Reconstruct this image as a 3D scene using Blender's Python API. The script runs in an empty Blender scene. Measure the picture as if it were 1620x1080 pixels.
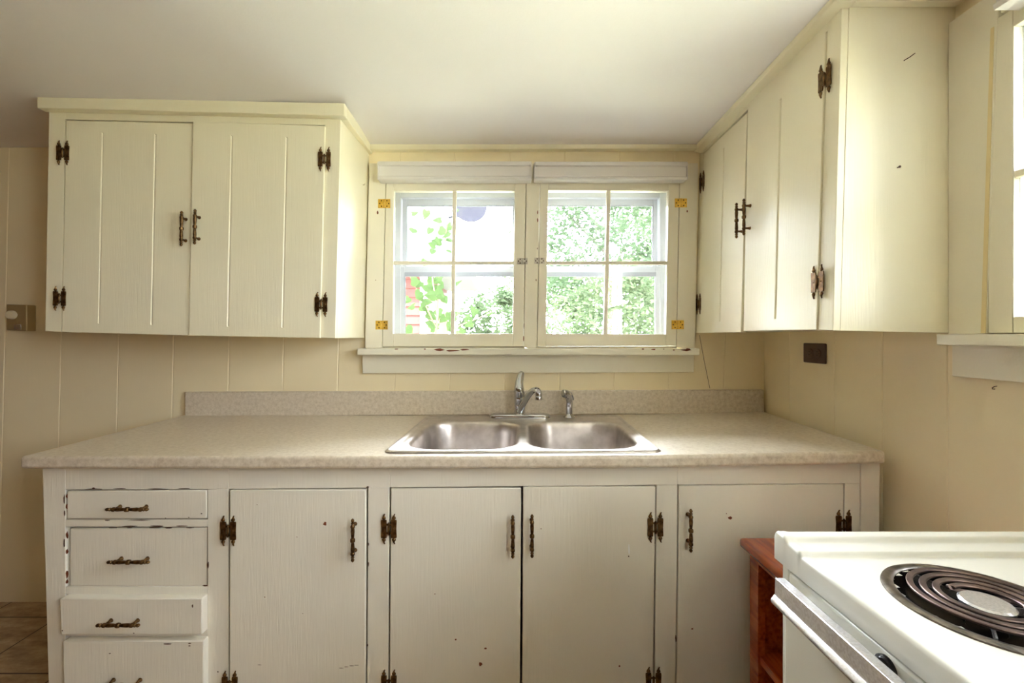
import bpy, bmesh, math, random
from mathutils import Vector, Matrix
random.seed(7)
C = bpy.context.scene
COL = C.collection
# ------------------------------------------------------------------ camera, sky, light, exposure
CX, CY, F, CZ = 797.0, 531.0, 705.0, 1.155
cd = bpy.data.cameras.new('camera'); cam = bpy.data.objects.new('camera', cd); COL.objects.link(cam)
cam.location = (0, 0, CZ); cam.rotation_euler = (math.pi / 2, 0, 0)
cd.sensor_width = 36; cd.lens = F / 1620 * 36
cd.shift_x = (810 - CX) / 1620; cd.shift_y = -(540 - CY) / 1620
cd.clip_start = 0.02
C.camera = cam
W = bpy.data.worlds.new('overcast_sky'); C.world = W; W.use_nodes = True
wn = W.node_tree.nodes; wl = W.node_tree.links
bg = wn['Background']; bg.inputs[1].default_value = 6.0
tc = wn.new('ShaderNodeTexCoord'); sp = wn.new('ShaderNodeSeparateXYZ'); cr = wn.new('ShaderNodeValToRGB')
wl.new(tc.outputs['Generated'], sp.inputs[0]); wl.new(sp.outputs[2], cr.inputs[0]); wl.new(cr.outputs[0], bg.inputs[0])
mr = wn.new('ShaderNodeMapRange'); mr.interpolation_type = 'SMOOTHSTEP'     # sky made brighter beyond the sink window to strengthen its light indoors
mr.inputs[1].default_value = 0.0; mr.inputs[2].default_value = 0.9; mr.inputs[3].default_value = 7.5; mr.inputs[4].default_value = 26.0
wl.new(sp.outputs[1], mr.inputs[0]); wl.new(mr.outputs[0], bg.inputs[1])
cr.color_ramp.elements[0].position = 0.0; cr.color_ramp.elements[0].color = (0.88, 0.94, 1.0, 1)
cr.color_ramp.elements[1].position = 1.0; cr.color_ramp.elements[1].color = (0.94, 0.96, 1.0, 1)


def portal(loc, rot, sx, sy):
    l = bpy.data.lights.new('window_daylight', 'AREA'); l.shape = 'RECTANGLE'; l.size = sx; l.size_y = sy
    l.cycles.is_portal = True
    o = bpy.data.objects.new('window_daylight', l); COL.objects.link(o); o.location = loc; o.rotation_euler = rot


portal((0.13, 2.12, CZ + 0.31), (-math.pi / 2, 0, 0), 1.3, 0.72)         # sink window, shining into the room
portal((1.28, 0.62, CZ + 0.36), (0, math.pi / 2, 0), 0.75, 0.72)          # side window
portal((1.28, -0.7, CZ + 0.34), (0, math.pi / 2, 0), 0.9, 0.6)            # unseen opening added behind the camera for fill light
sl = bpy.data.lights.new('sun', 'SUN'); sl.energy = 8; sl.angle = math.radians(3); sl.color = (1.0, 0.97, 0.90)
so = bpy.data.objects.new('sun', sl); COL.objects.link(so)
so.rotation_euler = Vector((-0.35, -0.75, 1.15)).to_track_quat('Z', 'Y').to_euler()
C.view_settings.view_transform = 'Standard'; C.view_settings.look = 'None'
C.view_settings.gamma = 1; C.view_settings.use_curve_mapping = False
C.view_settings.exposure = 1.92
C.cycles.max_bounces = 12; C.cycles.diffuse_bounces = 8; C.cycles.transparent_max_bounces = 16
C.cycles.sample_clamp_indirect = 8


# ------------------------------------------------------------------ helpers
def pt(px, py, Y):
    """a point at real depth Y from the measured photograph coordinate"""
    return Vector(((px - CX) * Y / F, Y, CZ + (CY - py) * Y / F))


def pr(px, py, X):
    """a point on a plane of constant X (things on the side wall)"""
    Y = F * X / (px - CX)
    return Vector((X, Y, CZ + (CY - py) * Y / F))


def quads(a, b, c, d, Y):
    return [pt(*a, Y), pt(*b, Y), pt(*c, Y), pt(*d, Y)]


def obj(name, bm, mat, parent=None, bev=0, seg=2, smooth=True, loc=None):
    if bm is not None and not isinstance(bm, bpy.types.Mesh):
        bmesh.ops.recalc_face_normals(bm, faces=bm.faces)
        me = bpy.data.meshes.new(name); bm.to_mesh(me); bm.free()
    else:
        me = bm
    if not me.materials:
        me.materials.append(mat)
    if smooth:
        me.polygons.foreach_set('use_smooth', [True] * len(me.polygons))
        me.set_sharp_from_angle(angle=math.radians(38))
    o = bpy.data.objects.new(name, me); COL.objects.link(o)
    if bev:
        m = o.modifiers.new('edge', 'BEVEL'); m.width = bev; m.segments = seg; m.limit_method = 'ANGLE'; m.angle_limit = math.radians(40)
        m.harden_normals = False
    if parent is not None:
        adopt(o, parent)
    return o


def world_of(o):
    m = o.matrix_basis.copy()
    if o.parent:
        m = world_of(o.parent) @ o.matrix_parent_inverse @ m
    return m


def adopt(o, parent):
    o.parent = parent; o.matrix_parent_inverse = world_of(parent).inverted()


def tag(o, label, cat, group=None):
    o['label'] = label; o['category'] = cat
    if group: o['group'] = group
    return o


def thing(name, label, cat, loc, group=None):
    o = bpy.data.objects.new(name, None); COL.objects.link(o); o.location = loc; o.empty_display_size = 0.05
    return tag(o, label, cat, group)


def struct(o):
    o['kind'] = 'structure'; return o


def stand(name, loc):
    o = bpy.data.objects.new(name, None); COL.objects.link(o); o.location = loc; o.empty_display_size = 0.05
    return struct(o)


def NB(): return bmesh.new()


def box(bm, x0, x1, y0, y1, z0, z1):
    v = [bm.verts.new(p) for p in ((x0, y0, z0), (x1, y0, z0), (x1, y1, z0), (x0, y1, z0), (x0, y0, z1), (x1, y0, z1), (x1, y1, z1), (x0, y1, z1))]
    for f in ((0, 3, 2, 1), (4, 5, 6, 7), (0, 1, 5, 4), (1, 2, 6, 5), (2, 3, 7, 6), (3, 0, 4, 7)):
        bm.faces.new([v[i] for i in f])
    return v


def slab(bm, P, t, n=Vector((0, 1, 0)), gr=(), v0=0.05, v1=0.95, gd=0.0028, gw=0.004):
    """a board: P = TL,TR,BR,BL of its face, thickness t along n, optional routed grooves at fractions gr"""
    TL, TR, BR, BL = P; w = (TR - TL).length
    us = [0.0]
    for g in gr: us += [g - gw / w, g, g + gw / w]
    us.append(1.0)
    vs = [0.0, v0, v1, 1.0] if gr else [0.0, 1.0]
    grid = []
    for j, v in enumerate(vs):
        row = []
        for i, u in enumerate(us):
            p = TL.lerp(TR, u).lerp(BL.lerp(BR, u), v)
            row.append(bm.verts.new(p))
        grid.append(row)
    mid = set(i for i in range(len(us)) if i >= 1 and (i - 1) % 3 == 1 and i < len(us) - 1)
    for j in range(len(vs) - 1):
        for i in range(len(us) - 1):
            if gr and j == 1 and (i in mid or i + 1 in mid):
                continue
            bm.faces.new((grid[j][i], grid[j][i + 1], grid[j + 1][i + 1], grid[j + 1][i]))
    if gr:
        for i in mid:
            a = bm.verts.new(grid[1][i].co + n * gd); b = bm.verts.new(grid[2][i].co + n * gd)
            for k in (i - 1, i + 1):
                bm.faces.new((grid[1][k], a, b, grid[2][k]) if k < i else (a, grid[1][k], grid[2][k], b))
            bm.faces.new((grid[1][i - 1], grid[1][i], a)); bm.faces.new((grid[1][i], grid[1][i + 1], a))
            bm.faces.new((grid[2][i - 1], grid[2][i], b)); bm.faces.new((grid[2][i], grid[2][i + 1], b))
    # sides and back
    bk = [bm.verts.new(p + n * t) for p in P]
    top = grid[0]; bot = grid[-1]; lf = [r[0] for r in grid]; rt = [r[-1] for r in grid]
    bm.faces.new(top + [bk[1], bk[0]]); bm.faces.new(bot + [bk[2], bk[3]])
    bm.faces.new(lf + [bk[3], bk[0]]); bm.faces.new(rt + [bk[2], bk[1]])
    bm.faces.new(bk)


def rail(bm, x0, x1, y0, y1, Y, t):
    """board between photograph coordinates on the plane Y"""
    slab(bm, quads((x0, y0), (x1, y0), (x1, y1), (x0, y1), Y), t)


def lathe(bm, prof, M=Matrix(), n=16, cap=True):
    rings = []
    for r, z in prof:
        rings.append([bm.verts.new(M @ Vector((r * math.cos(2 * math.pi * k / n), r * math.sin(2 * math.pi * k / n), z))) for k in range(n)])
    for a, b in zip(rings, rings[1:]):
        for k in range(n):
            bm.faces.new((a[k], a[(k + 1) % n], b[(k + 1) % n], b[k]))
    if cap:
        bm.faces.new(rings[0][::-1]); bm.faces.new(rings[-1])


def tube(bm, pts, rad, n=12, sx=1.0):
    pts = [Vector(p) for p in pts]
    if not isinstance(rad, (list, tuple)): rad = [rad] * len(pts)
    rings = []; up = None
    for i, p in enumerate(pts):
        d = (pts[min(i + 1, len(pts) - 1)] - pts[max(i - 1, 0)]).normalized()
        if up is None:
            up = d.orthogonal().normalized()
        up = (up - d * up.dot(d)).normalized(); s = d.cross(up)
        rings.append([bm.verts.new(p + (up * math.cos(2 * math.pi * k / n) + s * math.sin(2 * math.pi * k / n) * sx) * rad[i]) for k in range(n)])
    for a, b in zip(rings, rings[1:]):
        for k in range(n):
            bm.faces.new((a[k], a[(k + 1) % n], b[(k + 1) % n], b[k]))
    bm.faces.new(rings[0][::-1]); bm.faces.new(rings[-1])


def spline(P, n=8):
    P = [Vector(p) for p in P]; out = []
    for i in range(len(P) - 1):
        p0 = P[max(i - 1, 0)]; p1 = P[i]; p2 = P[i + 1]; p3 = P[min(i + 2, len(P) - 1)]
        for k in range(n):
            t = k / n
            out.append(0.5 * ((2 * p1) + (p2 - p0) * t + (2 * p0 - 5 * p1 + 4 * p2 - p3) * t * t + (3 * p1 - p0 - 3 * p2 + p3) * t ** 3))
    out.append(P[-1]); return out


def prism(bm, poly, depth, M=Matrix()):
    """polygon in local XZ extruded along local +Y"""
    a = [bm.verts.new(M @ Vector((x, 0, z))) for x, z in poly]; b = [bm.verts.new(M @ Vector((x, depth, z))) for x, z in poly]
    bm.faces.new(a); bm.faces.new(b[::-1])
    for i in range(len(a)):
        j = (i + 1) % len(a); bm.faces.new((a[j], a[i], b[i], b[j]))


def extr(bm, prof, p0, p1):
    """profile of points (dy, dz) swept straight along X from p0 to p1; each end may have its own origin"""
    a = [bm.verts.new(Vector(p0) + Vector((0, y, z))) for y, z in prof]; b = [bm.verts.new(Vector(p1) + Vector((0, y, z))) for y, z in prof]
    bm.faces.new(a); bm.faces.new(b[::-1])
    for i in range(len(a)):
        j = (i + 1) % len(a); bm.faces.new((a[j], a[i], b[i], b[j]))


# ------------------------------------------------------------------ materials
def srgb(r, g, b):
    f = lambda c: (c / 255 / 12.92) if c / 255 <= 0.04045 else ((c / 255 + 0.055) / 1.055) ** 2.4
    return (f(r), f(g), f(b), 1)


def mat(name, col, rough=0.5, metal=0.0, spec=0.5, coat=0.0):
    m = bpy.data.materials.new(name); m.use_nodes = True
    b = m.node_tree.nodes['Principled BSDF']
    b.inputs['Base Color'].default_value = col; b.inputs['Roughness'].default_value = rough
    b.inputs['Metallic'].default_value = metal; b.inputs['Specular IOR Level'].default_value = spec
    b.inputs['Coat Weight'].default_value = coat
    return m


def nodes(m): return m.node_tree.nodes, m.node_tree.links, m.node_tree.nodes['Principled BSDF']


def noise(m, scale, detail=4, vec=(1, 1, 1), rough=0.5):
    N, L, B = nodes(m)
    t = N.new('ShaderNodeTexCoord'); mp = N.new('ShaderNodeMapping'); n = N.new('ShaderNodeTexNoise')
    mp.inputs['Scale'].default_value = vec; n.inputs['Scale'].default_value = scale; n.inputs['Detail'].default_value = detail
    n.inputs['Roughness'].default_value = rough
    L.new(t.outputs['Object'], mp.inputs[0]); L.new(mp.outputs[0], n.inputs['Vector'])
    return n.outputs['Fac']


def ramp(m, fac, stops):
    N, L, B = nodes(m); r = N.new('ShaderNodeValToRGB'); L.new(fac, r.inputs[0])
    e = r.color_ramp.elements
    e[0].position, e[0].color = stops[0]; e[1].position, e[1].color = stops[-1]
    for p, c in stops[1:-1]:
        q = e.new(p); q.color = c
    return r.outputs[0]


def bump(m, fac, strength, dist=0.001, prev=None):
    N, L, B = nodes(m); b = N.new('ShaderNodeBump'); b.inputs['Strength'].default_value = strength; b.inputs['Distance'].default_value = dist
    L.new(fac, b.inputs['Height'])
    if prev: L.new(prev, b.inputs['Normal'])
    L.new(b.outputs[0], B.inputs['Normal']); return b.outputs[0]


def paint(name, col, rough, streak=0.35, vec=(1, 1, 0.06), var=0.02):
    m = mat(name, col, rough)
    N, L, B = nodes(m)
    f = noise(m, 190, 3, vec)
    g = noise(m, 9, 4)
    n1 = bump(m, f, streak, 0.0012)
    bump(m, g, 0.10, 0.002, n1)
    c0 = tuple(c * (1 - var) for c in col[:3]) + (1,); c1 = tuple(min(1, c * (1 + var)) for c in col[:3]) + (1,)
    L.new(ramp(m, noise(m, 2.3, 5), [(0.3, c0), (0.7, c1)]), B.inputs['Base Color'])
    L.new(ramp(m, noise(m, 14, 3), [(0.3, (rough * 0.95,) * 3 + (1,)), (0.7, (rough * 1.06,) * 3 + (1,))]), B.inputs['Roughness'])
    return m


M_wall = paint('cream_panel_paint', srgb(241, 228, 194), 0.42, 0.15)
M_tan = paint('tan_low_bounce_paint', srgb(118, 88, 52), 0.5, 0.15)  # unseen walls coloured dark to cut bounced light on the left
M_ceil = paint('ceiling_paint', srgb(240, 237, 239), 0.75, 0.2, (1, 1, 1), 0.015)
M_upper = paint('pale_cream_gloss_paint', srgb(237, 230, 203), 0.30, 0.35)
M_lower = paint('off_white_gloss_paint', srgb(232, 227, 215), 0.33, 0.5)
M_trim = paint('trim_gloss_paint', srgb(236, 230, 210), 0.3, 0.3, (1, 1, 0.08))
M_trimh = paint('trim_gloss_paint_cross', srgb(236, 231, 212), 0.3, 0.3, (0.06, 1, 1))
M_shade = mat('shade_plastic', srgb(226, 222, 218), 0.35)
M_vinyl = mat('white_vinyl', srgb(186, 188, 195), 0.35)
M_vgrey = mat('grey_gasket', srgb(150, 152, 160), 0.5)
M_dark = mat('dark_gap_shade', srgb(30, 24, 18), 0.8)
M_chip = mat('old_brown_paint', srgb(120, 58, 30), 0.7)
M_chipdark = mat('bare_dark_wood', srgb(74, 44, 26), 0.8)
M_yellow = mat('aged_glue_strip', srgb(230, 212, 160), 0.5)
M_wood_in = mat('raw_drawer_wood', srgb(170, 140, 100), 0.7)


def metal_mat(name, c0, c1, rough, scale=60):
    m = mat(name, c0, rough, 1.0); N, L, B = nodes(m)
    f = noise(m, scale, 4)
    L.new(ramp(m, f, [(0.35, c0), (0.65, c1)]), B.inputs['Base Color'])
    bump(m, noise(m, 400, 3), 0.15, 0.0005)
    return m


M_bronze = metal_mat('antique_brass', srgb(80, 60, 38), srgb(132, 102, 66), 0.42, 90)
M_brass = metal_mat('yellow_brass', srgb(214, 170, 70), srgb(236, 200, 100), 0.3, 50)
M_silver = metal_mat('painted_over_steel', srgb(180, 172, 160), srgb(214, 206, 190), 0.35, 200)
M_screw = metal_mat('dark_screw', srgb(60, 44, 24), srgb(96, 72, 40), 0.5)
M_chrome = mat('chrome', srgb(196, 197, 202), 0.05, 1.0)
M_steel = metal_mat('brushed_stainless', srgb(196, 188, 184), srgb(214, 207, 203), 0.34, 30)
N_, L_, B_ = nodes(M_steel)
bump(M_steel, noise(M_steel, 300, 3, (1, 0.05, 0.05)), 0.08, 0.0005)

M_counter = mat('mottled_laminate', srgb(190, 174, 152), 0.30, coat=0.35); M_counter.node_tree.nodes['Principled BSDF'].inputs['Coat Roughness'].default_value = 0.32
N_, L_, B_ = nodes(M_counter)
a_ = ramp(M_counter, noise(M_counter, 70, 6, rough=0.75), [(0.33, srgb(192, 177, 157)), (0.5, srgb(211, 199, 181)), (0.67, srgb(225, 214, 198))])
L_.new(a_, B_.inputs['Base Color']); bump(M_counter, noise(M_counter, 500, 3), 0.12, 0.0004)
L_.new(ramp(M_counter, noise(M_counter, 30, 4), [(0.3, (0.30,) * 3 + (1,)), (0.7, (0.36,) * 3 + (1,))]), B_.inputs['Roughness'])

M_enamel = mat('cream_enamel', srgb(218, 216, 208), 0.16, coat=0.4)
M_enamel2 = mat('cream_enamel_panel', srgb(214, 211, 198), 0.22, coat=0.3)
M_handle = metal_mat('scuffed_chrome', srgb(204, 202, 204), srgb(228, 226, 230), 0.25, 300); M_handle.node_tree.nodes['Principled BSDF'].inputs['Metallic'].default_value = 0.75
M_coil = metal_mat('burner_coil', srgb(96, 84, 82), srgb(136, 116, 110), 0.45, 30)
M_ring = metal_mat('worn_drip_ring', srgb(96, 92, 88), srgb(160, 152, 146), 0.32, 45)
M_pan = mat('sooty_chrome_pan', srgb(48, 46, 50), 0.2, 1.0)
M_black = mat('black_plastic', srgb(26, 22, 24), 0.25)
M_brown = mat('brown_plastic', srgb(74, 52, 42), 0.35)
M_slot = mat('outlet_slot', srgb(18, 12, 10), 0.7)
M_beige = mat('aged_metal_plate', srgb(178, 160, 120), 0.35, 0.6)
M_knob = mat('ivory_knob', srgb(228, 218, 190), 0.35)
M_badge = mat('chrome_badge', srgb(215, 215, 210), 0.15, 1.0)

M_red = mat('orange_brown_stain', srgb(150, 70, 30), 0.25, coat=0.4)
N_, L_, B_ = nodes(M_red)
L_.new(ramp(M_red, noise(M_red, 14, 6, (6, 0.5, 6)), [(0.3, srgb(122, 44, 16)), (0.55, srgb(168, 74, 30)), (0.75, srgb(186, 92, 42))]), B_.inputs['Base Color'])
bump(M_red, noise(M_red, 120, 3, (1, 0.1, 1)), 0.2, 0.0008)

M_floor = mat('worn_vinyl_tile', srgb(120, 95, 66), 0.4)
N_, L_, B_ = nodes(M_floor)
f1 = ramp(M_floor, noise(M_floor, 7, 8, (1, 2.2, 1), 0.7), [(0.3, srgb(110, 84, 60)), (0.5, srgb(164, 138, 106)), (0.72, srgb(204, 180, 146))])
t_ = N_.new('ShaderNodeTexCoord'); bk = N_.new('ShaderNodeTexBrick'); bk.offset = 0
bk.inputs['Scale'].default_value = 1.0; bk.inputs['Brick Width'].default_value = 0.305; bk.inputs['Row Height'].default_value = 0.305
bk.inputs['Mortar Size'].default_value = 0.003; bk.inputs['Mortar'].default_value = srgb(56, 40, 28)
L_.new(t_.outputs['Object'], bk.inputs['Vector']); L_.new(f1, bk.inputs['Color1']); L_.new(f1, bk.inputs['Color2'])
L_.new(bk.outputs['Color'], B_.inputs['Base Color'])


def glass_mat(name, tint=(1, 1, 1, 1), refl=1.0):
    m = bpy.data.materials.new(name); m.use_nodes = True; N = m.node_tree.nodes; L = m.node_tree.links; N.clear()
    o = N.new('ShaderNodeOutputMaterial'); mx = N.new('ShaderNodeMixShader'); tr = N.new('ShaderNodeBsdfTransparent'); gl = N.new('ShaderNodeBsdfGlossy')
    fr = N.new('ShaderNodeFresnel'); fr.inputs[0].default_value = 1.45; gl.inputs['Roughness'].default_value = 0.02
    tr.inputs[0].default_value = tint
    L.new(fr.outputs[0], mx.inputs[0]); L.new(tr.outputs[0], mx.inputs[1]); L.new(gl.outputs[0], mx.inputs[2]); L.new(mx.outputs[0], o.inputs[0])
    return m


M_glass = glass_mat('window_glass', (0.96, 0.97, 0.97, 1))


def leaf_mat(name, c, tr):
    m = bpy.data.materials.new(name); m.use_nodes = True; N = m.node_tree.nodes; L = m.node_tree.links; N.clear()
    o = N.new('ShaderNodeOutputMaterial'); mx = N.new('ShaderNodeMixShader'); d = N.new('ShaderNodeBsdfDiffuse'); t = N.new('ShaderNodeBsdfTranslucent')
    oi = N.new('ShaderNodeTexCoord'); nz = N.new('ShaderNodeTexNoise'); nz.inputs['Scale'].default_value = 1.6
    r = N.new('ShaderNodeValToRGB'); r.color_ramp.elements[0].position = 0.35; r.color_ramp.elements[1].position = 0.65
    r.color_ramp.elements[0].color = tuple(x * 0.75 for x in c[:3]) + (1,); r.color_ramp.elements[1].color = c
    L.new(oi.outputs['Object'], nz.inputs['Vector']); L.new(nz.outputs['Fac'], r.inputs[0])
    L.new(r.outputs[0], d.inputs[0]); t.inputs[0].default_value = tr; mx.inputs[0].default_value = 0.45
    L.new(d.outputs[0], mx.inputs[1]); L.new(t.outputs[0], mx.inputs[2]); L.new(mx.outputs[0], o.inputs[0])
    return m


# ------------------------------------------------------------------ room shell
YB = 1.935                                   # panelled wall with the sink window
SH = 0.024                                    # the old house leans: sideways drift per metre of height


def XR(z, Y=0): return 1.131 if z < CZ - 0.1 else 1.131 + 0.0 * (z - CZ)


CEIL = CZ + 0.84


def ceil_dz(X, Y):
    base = 0.816
    l = max(0.0, min(1.3, (-X - 0.5) / 1.1)) * 0.022 * max(0, min(1, (YB - Y) / 0.35))
    r = max(0.0, min(1, (1.9 - Y) / 0.8)) * 0.024
    return base + max(l, r)


XL, YF = -3.2, -2.45
bm = NB()
nx, ny = 44, 44
gr = [[bm.verts.new((XL - 0.1 + (1.25 - XL + 0.1) * i / nx, YF - 0.1 + (YB + 0.02 - YF + 0.1) * j / ny, 0)) for i in range(nx + 1)] for j in range(ny + 1)]
for r in gr:
    for v in r: v.co.z = CZ + ceil_dz(v.co.x, v.co.y)
for j in range(ny):
    for i in range(nx): bm.faces.new((gr[j][i], gr[j][i + 1], gr[j + 1][i + 1], gr[j + 1][i]))
tp = [bm.verts.new(p) for p in ((XL - 0.1, YF - 0.1, CZ + 1.0), (1.25, YF - 0.1, CZ + 1.0), (1.25, YB + 0.02, CZ + 1.0), (XL - 0.1, YB + 0.02, CZ + 1.0))]
bm.faces.new(tp)
bm.faces.new([gr[0][i] for i in range(nx + 1)] + [tp[1], tp[0]]); bm.faces.new([gr[ny][i] for i in range(nx + 1)] + [tp[2], tp[3]])
bm.faces.new([gr[j][0] for j in range(ny + 1)] + [tp[3], tp[0]]); bm.faces.new([gr[j][nx] for j in range(ny + 1)] + [tp[2], tp[1]])
struct(obj('ceiling', bm, M_ceil))
bm = NB(); box(bm, XL - 0.1, 1.25, YF - 0.1, YB + 0.12, -0.08, 0); struct(obj('floor', bm, M_floor))


def grooved(bm, along, across, n, a0, a1, z0, z1, grooves, lean=0.0, gw=0.0035, gd=0.0018, zr=CZ):
    """wall face with V grooves; along/across unit vectors, n = outward (into the wall)"""
    pts = [(a0, 0)]
    for g in sorted(grooves):
        if a0 + gw < g < a1 - gw: pts += [(g - gw, 0), (g, gd), (g + gw, 0)]
    pts.append((a1, 0))
    rows = []
    for z in (z0, z1):
        row = []
        for k, (a, d) in enumerate(pts):
            s = 0 if k in (0, len(pts) - 1) else lean * (z - zr)
            row.append(bm.verts.new(along * (a + s) + n * d + across + Vector((0, 0, z))))
        rows.append(row)
    for i in range(len(pts) - 1): bm.faces.new((rows[0][i], rows[0][i + 1], rows[1][i + 1], rows[1][i]))


S = F / YB
bgro = [(x - CX) / S for x in (-82, 8, 97, 188, 275, 363, 449, 536, 626, 713, 800, 887, 973, 1060, 1147)]
ux = Vector((1, 0, 0)); uy = Vector((0, 1, 0))
H1 = ((606 - CX) / S, (836 - CX) / S); H2 = ((851 - CX) / S, (1081 - CX) / S); HZ = (CZ - 0.065, CZ + 0.66)
bm = NB()
by = uy * YB
top = CZ + 0.86
grooved(bm, ux, by, uy, XL - 0.05, H1[0], 0, top, bgro, SH)
grooved(bm, ux, by, uy, H1[0], H2[1], 0, HZ[0], bgro, SH)
grooved(bm, ux, by, uy, H1[0], H2[1], HZ[1], top, bgro, SH)
grooved(bm, ux, by, uy, H2[1], 1.24, 0, top, bgro, SH)
box(bm, H1[1], H2[0], YB, YB + 0.11, HZ[0], HZ[1])
box(bm, XL - 0.05, H1[0], YB + 0.008, YB + 0.11, 0, top); box(bm, H2[1], 1.24, YB + 0.008, YB + 0.11, 0, top)
box(bm, H1[0], H2[1], YB + 0.008, YB + 0.11, 0, HZ[0]); box(bm, H1[0], H2[1], YB + 0.008, YB + 0.11, HZ[1], top)
struct(obj('wall_back', bm, M_wall, smooth=False))
XW = 1.131
rg = [XW * F / (x - CX) for x in (1249, 1320, 1396, 1499)] + [0.92, 0.72, 0.5, 0.3, 0.1, -0.1, -0.3, -0.5]
RY0, RY1, RZ0, RZ1 = 0.22, 0.985, CZ + 0.02, CZ + 0.72
bm = NB()
bx = ux * XW
grooved(bm, uy, bx, ux, RY1, YB, 0, top, rg, 0)
grooved(bm, uy, bx, ux, RY0, RY1, 0, RZ0, rg, 0)
grooved(bm, uy, bx, ux, RY0, RY1, RZ1, top, rg, 0)
FY0, FY1, FZ0, FZ1 = -1.0, -0.4, CZ - 0.1, CZ + 0.78
wr = ((RY1, YB, 0, top), (RY0, RY1, 0, RZ0), (RY0, RY1, RZ1, top), (FY1, RY0, 0, top), (FY0, FY1, 0, FZ0), (FY0, FY1, FZ1, top), (YF, FY0, 0, top))
for a, b, c, d in wr[3:]: grooved(bm, uy, bx, ux, a, b, c, d, rg, 0)
for a, b, c, d in wr:
    box(bm, XW + 0.006, XW + 0.11, a, b, c, d)
struct(obj('wall_right', bm, M_wall, smooth=False))
bm = NB(); box(bm, XL - 0.1, XL, YF, YB, 0, top); struct(obj('wall_left', bm, M_tan))
bm = NB(); box(bm, XL, 1.25, YF - 0.1, YF, 0, top); struct(obj('wall_front', bm, M_tan))
# unseen window added in the side wall to let in fill light
w = stand('fill_window', (XW, (FY0 + FY1) / 2, FZ0))
bm = NB()
for a, b, c, d in ((FY0, FY1, FZ0, FZ0 + 0.05), (FY0, FY1, FZ1 - 0.05, FZ1), (FY0, FY0 + 0.05, FZ0, FZ1), (FY1 - 0.05, FY1, FZ0, FZ1), (FY0, FY1, CZ + .27, CZ + .31)):
    box(bm, XW + .04, XW + .08, a, b, c, d)
obj('fill_window_frame', bm, M_trim, w)

# crown strip over the window and left of the cabinet
bm = NB()
extr(bm, [(0, -0.034), (-0.03, -0.034), (-0.034, -0.028), (-0.034, 0.02), (0, 0.02)], pt(588, 229, YB), pt(1104, 227, YB))
struct(obj('trim_1', bm, M_upper, bev=0.001))
bm = NB()
extr(bm, [(0, -0.03), (-0.02, -0.03), (-0.024, -0.024), (-0.024, 0.03), (0, 0.03)], pt(-20, 207, YB), pt(80, 212, YB))
struct(obj('trim_2', bm, M_upper, bev=0.001))

# ------------------------------------------------------------------ paint chips (small irregular flakes)
def chips(name, parent, spots, n, mt=M_chip):
    """flakes of bare wood set into the part's own mesh; spots: (centre Vector, half width, half height); n = outward normal"""
    me = parent.data; bm = bmesh.new(); bm.from_mesh(me); side = Vector((0, 0, 1)).cross(n).normalized()
    if mt.name not in [m.name for m in me.materials]: me.materials.append(mt)
    mi = [m.name for m in me.materials].index(mt.name)
    for c, a, b in spots:
        k = 9; base = [(a * math.cos(2 * math.pi * i / k) * random.uniform(0.6, 1.1), b * math.sin(2 * math.pi * i / k) * random.uniform(0.6, 1.1)) for i in range(k)]
        f0 = [bm.verts.new(c + side * x + Vector((0, 0, z)) + n * 0.0007) for x, z in base]
        f = bm.faces.new(f0); f.material_index = mi; f.normal_update()
        if f.normal.dot(n) < 0: f.normal_flip()
    bm.to_mesh(me); bm.free()


NF = Vector((0, -1, 0))

# ------------------------------------------------------------------ hardware meshes (shared)
def pull_mesh():
    bm = NB(); h = [(0.0008, -.0625), (.0035, -.060), (.0050, -.0565), (.0042, -.0535), (.0028, -.0510), (.0050, -.0495), (.0052, -.0480), (.0036, -.0465),
                    (.0046, -.0430), (.0062, -.0410), (.0062, -.0365), (.0048, -.0345), (.0056, -.0260), (.0046, -.0120), (.0040, -.0065), (.0066, -.0040), (.0070, 0)]
    lathe(bm, h + [(r, -z) for r, z in h[-2::-1]], n=14)
    for s in (-1, 1):
        M = Matrix.Translation((0, 0, s * 0.038)) @ Matrix.Rotation(-math.pi / 2, 4, 'X')
        lathe(bm, [(.0034, 0), (.0034, .010), (.0042, .017), (.0062, .0215), (.0062, .0225)], M, 10)
    me = bpy.data.meshes.new('pull'); bmesh.ops.recalc_face_normals(bm, faces=bm.faces); bm.to_mesh(me); bm.free(); return me


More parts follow.
